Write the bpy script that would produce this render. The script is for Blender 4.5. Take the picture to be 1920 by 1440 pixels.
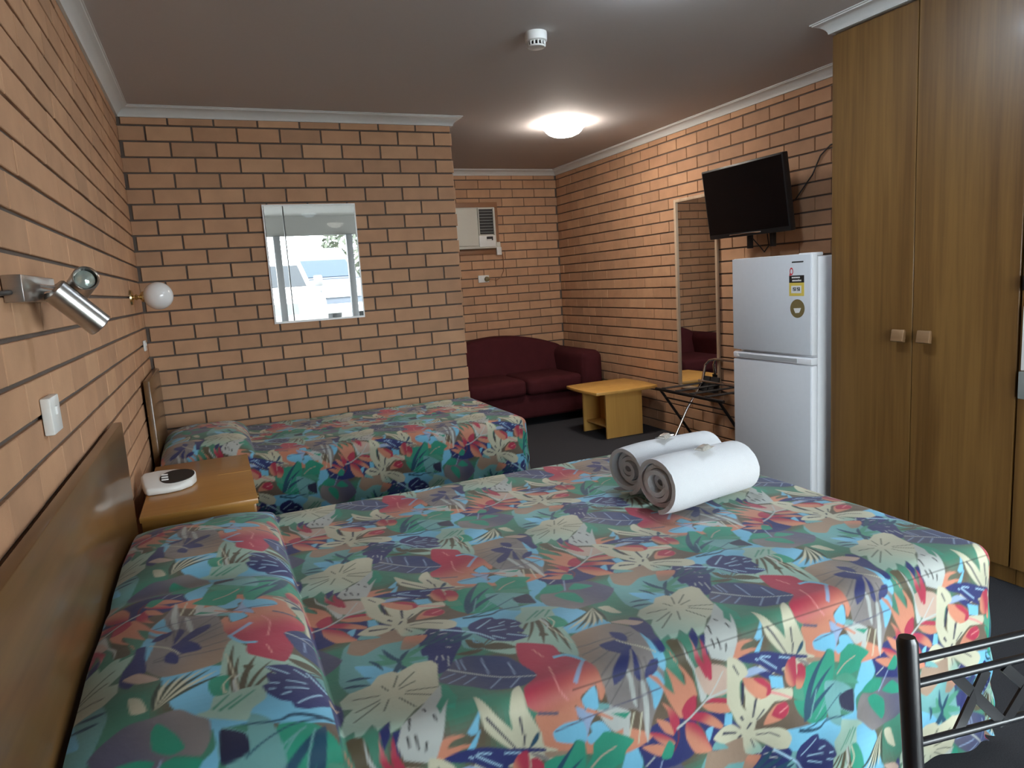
import bpy, bmesh, math, random, json
import numpy as np
from mathutils import Vector, Matrix
for o in list(bpy.data.objects): bpy.data.objects.remove(o, do_unlink=True)
sc = bpy.context.scene
COL = sc.collection
random.seed(7)
# ------------------------------------------------------------------ camera
CAM = Vector((0.35377, -4.48383, 1.32554))
cd = bpy.data.cameras.new('camera'); cam = bpy.data.objects.new('camera', cd); COL.objects.link(cam)
_r, _d, _f = Vector((0.915073, -0.398296, -0.063268)), Vector((-0.116714, -0.111381, -0.986900)), Vector((0.386031, 0.910470, -0.148409))
cam.matrix_world = Matrix(((_r.x, -_d.x, -_f.x, CAM.x), (_r.y, -_d.y, -_f.y, CAM.y), (_r.z, -_d.z, -_f.z, CAM.z), (0, 0, 0, 1)))
cd.sensor_width = 36; cd.lens = 1297.514 * 36 / 1920; cd.clip_start = .02
sc.camera = cam
# ------------------------------------------------------------------ sky, sun, exposure
SKY = 17.0
w = bpy.data.worlds.new('sky'); sc.world = w; w.use_nodes = True
bg = w.node_tree.nodes['Background']; bg.inputs[0].default_value = (.87, .935, 1.0, 1); bg.inputs[1].default_value = SKY
SUN = 13.0
sd = bpy.data.lights.new('sun', 'SUN'); sd.energy = SUN; sd.angle = .02; sd.color = (1, .95, .88)
sun = bpy.data.objects.new('sun', sd); COL.objects.link(sun); sun.rotation_euler = (math.radians(-48), math.radians(10), 0)
pd = bpy.data.lights.new('window_portal', 'AREA'); pd.shape = 'RECTANGLE'; pd.size = 2.5; pd.size_y = 2.09; pd.cycles.is_portal = True
po = bpy.data.objects.new('window_portal', pd); COL.objects.link(po); po.location = (2.30, -4.93, 1.345); po.rotation_euler = (math.radians(90), 0, 0)
LAMP, LAMP2 = 60.0, 95.0      # glow of the alcove lamp and of the lamp above the double bed
sc.view_settings.view_transform = 'Standard'; sc.view_settings.look = 'None'
sc.view_settings.exposure = 0.40; sc.view_settings.gamma = 1; sc.view_settings.use_curve_mapping = False
sc.cycles.max_bounces = 10; sc.cycles.diffuse_bounces = 6; sc.cycles.sample_clamp_indirect = 6; sc.cycles.transparent_max_bounces = 12
sc.cycles.use_denoising = True
# ------------------------------------------------------------------ dimensions (metres)
W, D2, PW, PT = 3.73, 2.0, 1.935, .11     # right wall, back wall, partition length, partition thickness
YF, ZC = -4.80, 2.40                       # window wall, ceiling
Z0, BH, BS = 2.305, .086, .24             # a bed joint, course height, brick spacing
# ------------------------------------------------------------------ materials
MATS = {}
def nmat(name):
    m = bpy.data.materials.new(name); m.use_nodes = True; MATS[name] = m
    nt = m.node_tree; return m, nt, nt.nodes['Principled BSDF']
def N(nt, t, **k):
    n = nt.nodes.new(t)
    for a, v in k.items(): setattr(n, a, v)
    return n
def mat(name, c, rough=.6, metal=0, var=.06, scale=40, bump=0, bscale=200, spec=.5, coat=0, emit=None, sheen=0, stretch=(1, 1, 1)):
    """a plain finish: colour with fine noise variation and fine relief"""
    m, nt, p = nmat(name)
    p.inputs['Roughness'].default_value = rough; p.inputs['Metallic'].default_value = metal
    p.inputs['Specular IOR Level'].default_value = spec; p.inputs['Coat Weight'].default_value = coat; p.inputs['Coat Roughness'].default_value = .15
    p.inputs['Sheen Weight'].default_value = sheen
    tc = N(nt, 'ShaderNodeTexCoord'); mp = N(nt, 'ShaderNodeMapping'); mp.inputs['Scale'].default_value = stretch
    nt.links.new(tc.outputs['Object'], mp.inputs[0])
    nz = N(nt, 'ShaderNodeTexNoise'); nz.inputs['Scale'].default_value = scale; nz.inputs['Detail'].default_value = 4
    nt.links.new(mp.outputs[0], nz.inputs['Vector'])
    mx = N(nt, 'ShaderNodeMix', data_type='RGBA')
    mx.inputs[6].default_value = (*[max(0, x * (1 - var)) for x in c], 1); mx.inputs[7].default_value = (*[min(1, x * (1 + var)) for x in c], 1)
    nt.links.new(nz.outputs['Fac'], mx.inputs[0]); nt.links.new(mx.outputs[2], p.inputs['Base Color'])
    if bump:
        n2 = N(nt, 'ShaderNodeTexNoise'); n2.inputs['Scale'].default_value = bscale; n2.inputs['Detail'].default_value = 3
        nt.links.new(mp.outputs[0], n2.inputs['Vector'])
        b = N(nt, 'ShaderNodeBump'); b.inputs['Strength'].default_value = bump; b.inputs['Distance'].default_value = .002
        nt.links.new(n2.outputs['Fac'], b.inputs['Height']); nt.links.new(b.outputs[0], p.inputs['Normal'])
    if emit: p.inputs['Emission Color'].default_value = (*emit[0], 1); p.inputs['Emission Strength'].default_value = emit[1]
    return m
def wood(name, c1, c2, axis=2, rough=.35, coat=.3, scale=1.0):
    """veneer: long grain along an axis"""
    m, nt, p = nmat(name)
    tc = N(nt, 'ShaderNodeTexCoord'); mp = N(nt, 'ShaderNodeMapping')
    s = [14 * scale] * 3; s[axis] = .55 * scale; mp.inputs['Scale'].default_value = s
    nt.links.new(tc.outputs['Object'], mp.inputs[0])
    a = N(nt, 'ShaderNodeTexNoise'); a.inputs['Scale'].default_value = 1; a.inputs['Detail'].default_value = 6; a.inputs['Distortion'].default_value = .8
    b = N(nt, 'ShaderNodeTexNoise'); b.inputs['Scale'].default_value = 6; b.inputs['Detail'].default_value = 3
    nt.links.new(mp.outputs[0], a.inputs['Vector']); nt.links.new(mp.outputs[0], b.inputs['Vector'])
    ma = N(nt, 'ShaderNodeMath', operation='MULTIPLY_ADD'); ma.inputs[1].default_value = .35
    nt.links.new(b.outputs['Fac'], ma.inputs[0]); nt.links.new(a.outputs['Fac'], ma.inputs[2])
    r = N(nt, 'ShaderNodeValToRGB'); r.color_ramp.elements[0].position = .45; r.color_ramp.elements[1].position = .85
    r.color_ramp.elements[0].color = (*c1, 1); r.color_ramp.elements[1].color = (*c2, 1)
    nt.links.new(ma.outputs[0], r.inputs[0]); nt.links.new(r.outputs[0], p.inputs['Base Color'])
    p.inputs['Roughness'].default_value = rough; p.inputs['Coat Weight'].default_value = coat; p.inputs['Coat Roughness'].default_value = .12
    return m
def brick_mat(name, c, island=False):
    m, nt, p = nmat(name)
    if island: rnd = N(nt, 'ShaderNodeNewGeometry').outputs['Random Per Island']
    else: rnd = N(nt, 'ShaderNodeObjectInfo').outputs['Random']
    r = N(nt, 'ShaderNodeValToRGB'); e = r.color_ramp.elements
    e[0].color = (c[0] * .88, c[1] * .85, c[2] * .82, 1); e[1].color = (c[0] * 1.1, c[1] * 1.08, c[2] * 1.02, 1)
    k = e.new(.5); k.color = (c[0] * 1.02, c[1] * .96, c[2] * .9, 1)
    nt.links.new(rnd, r.inputs[0])
    g = N(nt, 'ShaderNodeNewGeometry'); nz = N(nt, 'ShaderNodeTexNoise'); nz.inputs['Scale'].default_value = 9; nz.inputs['Detail'].default_value = 5
    nt.links.new(g.outputs['Position'], nz.inputs['Vector'])
    mx = N(nt, 'ShaderNodeMix', data_type='RGBA', blend_type='MULTIPLY'); mx.inputs[0].default_value = .35
    nt.links.new(r.outputs[0], mx.inputs[6]); nt.links.new(nz.outputs['Fac'], mx.inputs[7]); nt.links.new(mx.outputs[2], p.inputs['Base Color'])
    n2 = N(nt, 'ShaderNodeTexNoise'); n2.inputs['Scale'].default_value = 160; nt.links.new(g.outputs['Position'], n2.inputs['Vector'])
    b = N(nt, 'ShaderNodeBump'); b.inputs['Strength'].default_value = .25; b.inputs['Distance'].default_value = .002
    nt.links.new(n2.outputs['Fac'], b.inputs['Height']); nt.links.new(b.outputs[0], p.inputs['Normal'])
    p.inputs['Roughness'].default_value = .75; p.inputs['Specular IOR Level'].default_value = .3
    return m
BC = (.575, .342, .208)
M_BRICK, M_BRICKS = brick_mat('brick', BC), brick_mat('brick_rows', BC, True)
M_MORTAR = mat('mortar', (.115, .088, .072), .9, bump=.4)
M_CEIL = mat('ceiling_paint', (.50, .465, .45), .8, var=.02)
M_CORN = mat('cornice_paint', (.60, .60, .58), .5, var=.02)
M_CARPET = mat('carpet', (.045, .046, .052), .95, var=.5, scale=300, bump=.8, bscale=500, spec=.1)
M_PLASTER = mat('plaster', (.55, .5, .45), .8)
M_WARD = wood('wardrobe_veneer', (.105, .048, .011), (.20, .104, .028), 2, .42, .15)
M_PULL = wood('handle_timber', (.20, .11, .05), (.27, .16, .08), 1, .45, .15)
M_HEAD = wood('headboard_veneer', (.10, .047, .014), (.175, .09, .03), 1, .3, .5, .6)
M_BSIDE = wood('bedside_veneer', (.34, .15, .03), (.45, .22, .05), 0, .35, .3, .6)
M_OAK = wood('oak_veneer', (.60, .32, .075), (.72, .41, .11), 2, .4, .2, .7)
M_BROWN = wood('ac_frame_timber', (.22, .10, .045), (.28, .135, .065), 0, .5, .1)
M_WHITEP = mat('white_plastic', (.74, .74, .71), .35, var=.02)
M_ACW = mat('cream_plastic', (.62, .61, .54), .4, var=.02)
M_BLACKP = mat('black_plastic', (.012, .012, .013), .4, var=.1)
M_SCREEN = mat('screen_glass', (.004, .004, .005), .12, var=.05)
M_STEEL = mat('brushed_steel', (.46, .44, .42), .28, 1, var=.12, scale=60, stretch=(1, 1, 30))
M_CHROME = mat('chrome', (.75, .74, .74), .1, 1, var=.02)
M_BRASS = mat('brass', (.72, .55, .28), .25, 1, var=.05)
M_DARKM = mat('dark_metal', (.05, .045, .045), .35, .8)
M_BLKM = mat('black_metal', (.012, .013, .016), .3, .0, coat=.3)
M_STRAP = mat('black_webbing', (.01, .008, .008), .8, bump=.5)
M_SOFA = mat('maroon_velour', (.060, .012, .015), .9, var=.25, scale=12, bump=.5, bscale=120, spec=.15)
M_TOWEL = mat('white_terry', (.63, .64, .66), .95, var=.03, bump=1.0, bscale=420, spec=.1, sheen=.2)
M_FRIDGE = mat('silver_enamel', (.66, .69, .73), .4, 0, var=.03)
M_FRIDW = mat('white_enamel', (.82, .83, .86), .35, var=.02)
M_RECSHADE = mat('recess_shade_grey', (.42, .44, .46), .45, var=.03)
M_YEL = mat('label_yellow', (.72, .55, .10), .5, var=.05)
M_INK = mat('label_black', (.015, .015, .015), .5)
M_RED = mat('label_red', (.6, .03, .04), .5)
M_PAPER = mat('label_white', (.82, .82, .80), .6, var=.02)
M_OLIVE = mat('sticker_olive', (.20, .15, .06), .5, var=.2, scale=90)
M_GREYP = mat('grey_plastic', (.25, .27, .26), .45)
M_MIRROR = mat('mirror_silver', (.90, .91, .91), .0, 1, var=.0)
M_EDGE = mat('bevel_light_white', (.93, .93, .92), .15, var=.02)  # white colour stands for window light refracted in the bevel
M_FRAMEW = wood('pale_frame_timber', (.42, .30, .20), (.55, .42, .30), 2, .5, .1)
M_FOIL = mat('clear_wrap', (.62, .60, .55), .22, .5, var=.4, scale=150)
M_GLOBE = mat('opal_glass', (.80, .80, .80), .18, var=.01, coat=.4)
M_DOME = mat('lit_opal_glass', (.9, .88, .85), .3, var=.0, emit=((1.0, .90, .80), LAMP))
M_DOME2 = mat('cool_lit_opal_glass', (.9, .9, .9), .3, var=.0, emit=((.74, .87, 1.0), LAMP2))
M_BULB = mat('bulb_reflector', (.55, .66, .62), .08, .7, var=.3, scale=90)
M_ALU = mat('window_aluminium', (.12, .12, .12), .5, .0)
M_CONC = mat('concrete', (.24, .235, .225), .9, var=.15, scale=3)
M_SOFFIT = mat('soffit_paint', (.088, .084, .075), .8, var=.03)
M_POST = mat('post_paint', (.065, .065, .066), .6)
M_CARW = mat('white_car_paint', (.85, .85, .86), .25, coat=.6, var=.01)
M_CARB = mat('blue_car_paint', (.022, .030, .045), .5, coat=.0, var=.02)
M_CARG = mat('car_glass', (.016, .018, .021), .5, var=.05, spec=.1)
M_CARGB = mat('blue_tinted_glass', (.020, .029, .042), .5, var=.05, spec=.1)
M_TYRE = mat('tyre_rubber', (.02, .02, .02), .8)
M_LEAF = mat('garden_leaf', (.03, .036, .02), .7, var=.5, scale=3)
M_BARK = mat('bark', (.16, .11, .07), .9, var=.3)
m, nt, p = nmat('window_glass'); nt.nodes.remove(p)          # clear sheet glass: mostly transmitting, a little reflection
_t = N(nt, 'ShaderNodeBsdfTransparent'); _g = N(nt, 'ShaderNodeBsdfGlossy'); _g.inputs['Roughness'].default_value = .02
_t.inputs[0].default_value = (.94, .96, .95, 1); _fr = N(nt, 'ShaderNodeFresnel'); _fr.inputs[0].default_value = 1.18
_mx = N(nt, 'ShaderNodeMixShader'); nt.links.new(_fr.outputs[0], _mx.inputs[0]); nt.links.new(_t.outputs[0], _mx.inputs[1]); nt.links.new(_g.outputs[0], _mx.inputs[2])
nt.links.new(_mx.outputs[0], nt.nodes['Material Output'].inputs[0]); M_GLASS = m
m, nt, p = nmat('printed_cotton')                              # bedspread: the print is stored on the cloth, the weave is relief
at = N(nt, 'ShaderNodeAttribute'); at.attribute_name = 'print'; nt.links.new(at.outputs['Color'], p.inputs['Base Color'])
p.inputs['Roughness'].default_value = .62; p.inputs['Specular IOR Level'].default_value = .35; p.inputs['Sheen Weight'].default_value = .15
tc = N(nt, 'ShaderNodeTexCoord'); nz = N(nt, 'ShaderNodeTexNoise'); nz.inputs['Scale'].default_value = 28; nz.inputs['Detail'].default_value = 5
nt.links.new(tc.outputs['Object'], nz.inputs['Vector']); b = N(nt, 'ShaderNodeBump'); b.inputs['Strength'].default_value = .35; b.inputs['Distance'].default_value = .004
nt.links.new(nz.outputs['Fac'], b.inputs['Height']); nt.links.new(b.outputs[0], p.inputs['Normal']); M_PRINT = m

# ------------------------------------------------------------------ mesh helpers (world coordinates)
class MB:
    def __init__(s): s.v = []; s.f = []
    def add(s, vs, fs):
        o = len(s.v); s.v += [tuple(v) for v in vs]; s.f += [tuple(i + o for i in f) for f in fs]; return s
    def box(s, x0, x1, y0, y1, z0, z1):
        return s.add([(x, y, z) for x in (x0, x1) for y in (y0, y1) for z in (z0, z1)], [(0, 1, 3, 2), (4, 6, 7, 5), (0, 4, 5, 1), (2, 3, 7, 6), (0, 2, 6, 4), (1, 5, 7, 3)])
    def prism(s, pts, axis, a0, a1):
        """2D outline extruded along an axis (0,1,2); outline in the other two axes in order"""
        def P(q, a): r = list(q); r.insert(axis, a); return r
        n = len(pts); vs = [P(q, a0) for q in pts] + [P(q, a1) for q in pts]
        return s.add(vs, [tuple(range(n))[::-1], tuple(range(n, 2 * n))] + [(i, (i + 1) % n, n + (i + 1) % n, n + i) for i in range(n)])
    def tube(s, path, r, n=12, caps=True):
        path = [Vector(q) for q in path]; rs = r if isinstance(r, (list, tuple)) else [r] * len(path)
        rings = []; up = None
        for i, q in enumerate(path):
            t = (path[min(i + 1, len(path) - 1)] - path[max(i - 1, 0)]).normalized()
            if up is None: up = Vector((0, 0, 1)) if abs(t.z) < .9 else Vector((1, 0, 0))
            a = t.cross(up).normalized(); up = a.cross(t).normalized()
            rings.append([q + (a * math.cos(2 * math.pi * k / n) + up * math.sin(2 * math.pi * k / n)) * rs[i] for k in range(n)])
        vs = [v for g in rings for v in g]; m_ = len(rings)
        fs = [(i * n + k, i * n + (k + 1) % n, (i + 1) * n + (k + 1) % n, (i + 1) * n + k) for i in range(m_ - 1) for k in range(n)]
        if caps: fs += [tuple(range(n))[::-1], tuple((m_ - 1) * n + k for k in range(n))]
        return s.add(vs, fs)
    def lathe(s, prof, c, axis=(0, 0, 1), n=32):
        """profile (radius, height) spun about an axis through c"""
        ax = Vector(axis).normalized(); u = ax.orthogonal().normalized(); v = ax.cross(u); c = Vector(c)
        vs = [c + ax * h + (u * math.cos(2 * math.pi * k / n) + v * math.sin(2 * math.pi * k / n)) * max(r, 1e-4) for r, h in prof for k in range(n)]
        m_ = len(prof); fs = [(i * n + k, i * n + (k + 1) % n, (i + 1) * n + (k + 1) % n, (i + 1) * n + k) for i in range(m_ - 1) for k in range(n)]
        return s.add(vs, fs + [tuple(range(n))[::-1], tuple((m_ - 1) * n + k for k in range(n))])
def mesh(name, mb, mt, bevel=0, seg=2, smooth=None, angle=40, subdiv=0):
    bm = bmesh.new(); vs = [bm.verts.new(v) for v in mb.v]
    for f in mb.f:
        try: bm.faces.new([vs[i] for i in f])
        except ValueError: pass
    bmesh.ops.recalc_face_normals(bm, faces=bm.faces)
    if bevel:
        es = [e for e in bm.edges if len(e.link_faces) == 2 and e.calc_face_angle(0) > math.radians(25)]
        bmesh.ops.bevel(bm, geom=es, offset=bevel, segments=seg, profile=.5, affect='EDGES', clamp_overlap=True)
    if smooth is None: smooth = bool(bevel)
    me = bpy.data.meshes.new(name); bm.to_mesh(me); bm.free()
    me.materials.append(mt)
    if smooth:
        me.polygons.foreach_set('use_smooth', [True] * len(me.polygons))
        me.set_sharp_from_angle(angle=math.radians(angle))
    return me
def link(name, me, parent=None):
    o = bpy.data.objects.new(name, me); COL.objects.link(o)
    if parent is not None:
        o.parent = parent
        a = parent
        while a is not None:
            if a.type == 'EMPTY': o.matrix_parent_inverse = a.matrix_world.inverted(); break
            a = a.parent
        if parent.type != 'EMPTY': o.matrix_parent_inverse = Matrix.Identity(4)
    return o
def part(name, mb, mt, parent=None, bevel=0, label=None, **k):
    o = link(name, mesh(name, mb, mt, bevel, **k), parent)
    if label: o['label'] = label
    return o
def tag(o, label=None, cat=None, group=None, kind=None):
    if label: o['label'] = label
    if cat: o['category'] = cat
    if group: o['group'] = group
    if kind: o['kind'] = kind
    return o
def thing(name, loc, label, cat, group=None):
    o = bpy.data.objects.new(name, None); COL.objects.link(o); o.empty_display_size = .05
    o.matrix_world = Matrix.Translation(loc); o.location = loc
    return tag(o, label, cat, group)
def struct(name, mb, mt, **k): return tag(part(name, mb, mt, **k), kind='structure')
def B(*a): return MB().box(*a)
# ================================================================== the room
struct('floor', B(-.15, W + .2, YF, D2 + .2, -.12, 0), M_CARPET)
struct('ceiling', B(-.15, W + .2, YF - .1, D2 + .2, ZC, ZC + .12), M_CEIL)
REC = .009                                   # mortar sits this far behind the brick faces
_bm = {}
def brick_mesh(L, h):
    k = (round(L, 3), round(h, 3))
    if k not in _bm:
        c = .0018; d = .03; a, b = L / 2, h / 2     # local: x along, -y out of the wall, z up; chamfered face edges
        vs = [(-a, d, -b), (a, d, -b), (a, d, b), (-a, d, b), (-a, c, -b), (a, c, -b), (a, c, b), (-a, c, b), (-a + c, 0, -b + c), (a - c, 0, -b + c), (a - c, 0, b - c), (-a + c, 0, b - c)]
        fs = [(8, 9, 10, 11)] + [(4 + i, 4 + (i + 1) % 4, 8 + (i + 1) % 4, 8 + i) for i in range(4)] + [(i, (i + 1) % 4, 4 + (i + 1) % 4, 4 + i) for i in range(4)]
        me = bpy.data.meshes.new('brick'); me.from_pydata(vs, [], fs); me.materials.append(M_BRICK); _bm[k] = me
    return _bm[k]
def bricks(wall, origin, along, normal, s0, s1, odd, even, visible, z_lo=0, most=300, gap=.005):
    """brick courses on a face: origin + along*s, facing normal; 300 best seen bricks are objects, the rest one mesh"""
    along = Vector(along); normal = Vector(normal); origin = Vector(origin); rot = math.atan2(along.y, along.x)
    if along.cross(Vector((0, 0, 1))).dot(normal) < 0: flip = True
    else: flip = False
    cells = []
    for k in range(0, 28):
        zt, zb = Z0 - (k - 1) * BH - .005, Z0 - k * BH + .005
        zt = min(zt, 2.36); zb = max(zb, z_lo)
        if zt - zb < .015: continue
        ph = odd if k % 2 else even
        n = math.floor((s0 - ph) / BS)
        while ph + n * BS < s1:
            a, b = ph + n * BS + gap, ph + (n + 1) * BS - gap; n += 1
            a, b = max(a, s0), min(b, s1)
            if b - a < .02: continue
            c = origin + along * ((a + b) / 2) + Vector((0, 0, (zt + zb) / 2)); v = CAM - c
            cells.append((visible(c) * (b - a) * (zt - zb) * max(0, v.normalized().dot(normal)) / v.length_squared, c, b - a, zt - zb))
    cells.sort(key=lambda q: -q[0])
    mb = MB(); n = 0
    for sc_, c, L, h in cells:
        c = c + normal * random.uniform(-.0012, .0012)
        R = Matrix.Rotation(rot + (math.pi if flip else 0), 4, 'Z'); me = brick_mesh(L, h)
        if sc_ > 0 and n < most:
            o = bpy.data.objects.new('brick', me); COL.objects.link(o); o.parent = wall; o.matrix_local = Matrix.Translation(c) @ R; n += 1
        else:
            T_ = Matrix.Translation(c) @ R; mb.add([T_ @ v.co for v in me.vertices], [tuple(q.vertices) for q in me.polygons])
    if mb.v:
        o = part('brick_rows', mb, M_BRICKS, wall); o['kind'] = 'stuff'
wl = struct('wall_left', B(-.2, -REC, YF, D2 + .2, 0, ZC), M_MORTAR)
bricks(wl, (0, 0, 0), (0, 1, 0), (1, 0, 0), YF, D2, -2.73, -2.61, lambda c: 1.0 * (-3.25 < c.y < 0 and (c.z > .9 or (-1.9 < c.y < -1.0 and c.z > .55))), gap=.0022)
wp = struct('wall_partition', B(-.02, PW - REC, REC, PT - REC, 0, ZC), M_MORTAR)
bricks(wp, (0, 0, 0), (1, 0, 0), (0, -1, 0), 0, PW, .1333, .2533, lambda c: 1.0 * (c.z > .5 and not (.76 < c.x < 1.2 and 1.2 < c.z < 1.8)))
bricks(wp, (PW, 0, 0), (0, 1, 0), (1, 0, 0), .03, PT, 0, .12, lambda c: 0, most=0)
bricks(wp, (0, PT, 0), (1, 0, 0), (0, 1, 0), 0, PW, .1333, .2533, lambda c: 0, most=0)
wb = struct('wall_back', B(-.2, W + .2, D2 + REC, D2 + .2, 0, ZC), M_MORTAR)
bricks(wb, (0, D2, 0), (1, 0, 0), (0, -1, 0), 0, W, 2.877, 2.756, lambda c: 1.0 * (c.x > 2.55 and c.z > .45 and not (c.x < 3.0 and 1.63 < c.z < 2.03)), gap=.003)
wr = struct('wall_right', B(W + REC, W + .2, YF, D2 + .2, 0, ZC), M_MORTAR)
def vis_r(c):
    if c.y < -2.05 or (c.y < -1.4 and c.z < 1.3) or (c.y > 1.0 and c.z < .5) or (-.42 < c.y < 0 and .45 < c.z < 1.8) or (c.y < -.5 and c.z < .4): return 0
    return 1.0
bricks(wr, (W, 0, 0), (0, 1, 0), (-1, 0, 0), YF, D2, .2396, .1196 + .24, vis_r, gap=.003)
# window wall behind the camera: opening x 1.05-3.55, z .30-2.385
OX0, OX1, OZ0, OZ1 = 1.05, 3.55, .30, 2.385
wf = MB(); wf.box(-.2, OX0, YF - .12, YF, 0, ZC).box(OX1, W + .2, YF - .12, YF, 0, ZC).box(OX0, OX1, YF - .12, YF, 0, OZ0).box(OX0, OX1, YF - .12, YF, OZ1, ZC)
struct('wall_front', wf, M_PLASTER)
win = bpy.data.objects.new('window_1', None); COL.objects.link(win); win.location = (OX0, YF, OZ0); win.matrix_world = Matrix.Translation((OX0, YF, OZ0)); win['kind'] = 'structure'
yw0, yw1 = YF - .08, YF - .03
fr = MB(); fr.box(OX0, OX0 + .05, yw0, yw1, OZ0, OZ1).box(OX1 - .05, OX1, yw0, yw1, OZ0, OZ1).box(OX0 + .05, OX1 - .05, yw0, yw1, OZ0, OZ0 + .05).box(OX0 + .05, OX1 - .05, yw0, yw1, OZ1 - .04, OZ1)
part('window_frame', fr, M_ALU, win)
for x, wd in ((1.325, .012), (2.70, .05)): part('mullion', B(x - wd / 2, x + wd / 2, yw0, yw1, OZ0 + .05, OZ1 - .04), M_ALU, win)
for a, b_ in ((OX0 + .05, 1.319), (1.331, 2.675), (2.725, OX1 - .05)): part('pane', B(a, b_, YF - .058, YF - .054, OZ0 + .05, OZ1 - .04), M_GLASS, win)
# cornices: a coved profile swept along the wall tops
PROF = [(0, 2.346), (.010, 2.346), (.012, 2.352)] + [(.072 - .058 * math.cos(t), 2.354 + .034 * math.sin(t)) for t in [i * math.pi / 16 for i in range(9)]][0:0]
PROF = [(0, 2.346), (.012, 2.346), (.013, 2.353), (.018, 2.362), (.026, 2.371), (.036, 2.379), (.048, 2.385), (.060, 2.389), (.062, 2.394), (.068, 2.395), (.068, 2.401), (0, 2.401)]
def cornice(name, path):
    P = [Vector(q) for q in path]; nr = []
    for a, b_ in zip(P, P[1:]): t = (b_ - a).normalized(); nr.append(Vector((t.y, -t.x)))
    vs = []; m_ = len(PROF)
    for i, q in enumerate(P):
        if i == 0: n = nr[0]
        elif i == len(P) - 1: n = nr[-1]
        else: n = (nr[i - 1] + nr[i]) / (1 + nr[i - 1].dot(nr[i]))
        vs += [(q.x + n.x * d, q.y + n.y * d, z) for d, z in PROF]
    fs = [(i * m_ + k, i * m_ + (k + 1) % m_, (i + 1) * m_ + (k + 1) % m_, (i + 1) * m_ + k) for i in range(len(P) - 1) for k in range(m_)] + [tuple(range(m_)), tuple((len(P) - 1) * m_ + k for k in range(m_))]
    struct(name, MB().add(vs, fs), M_CORN, smooth=True, angle=30)
cornice('trim_1', [(0, YF), (0, 0), (PW, 0), (PW, PT), (.9, PT)])
cornice('trim_2', [(.2, D2), (W, D2), (W, -2.0), (3.11, -2.0), (3.11, YF)])
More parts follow.
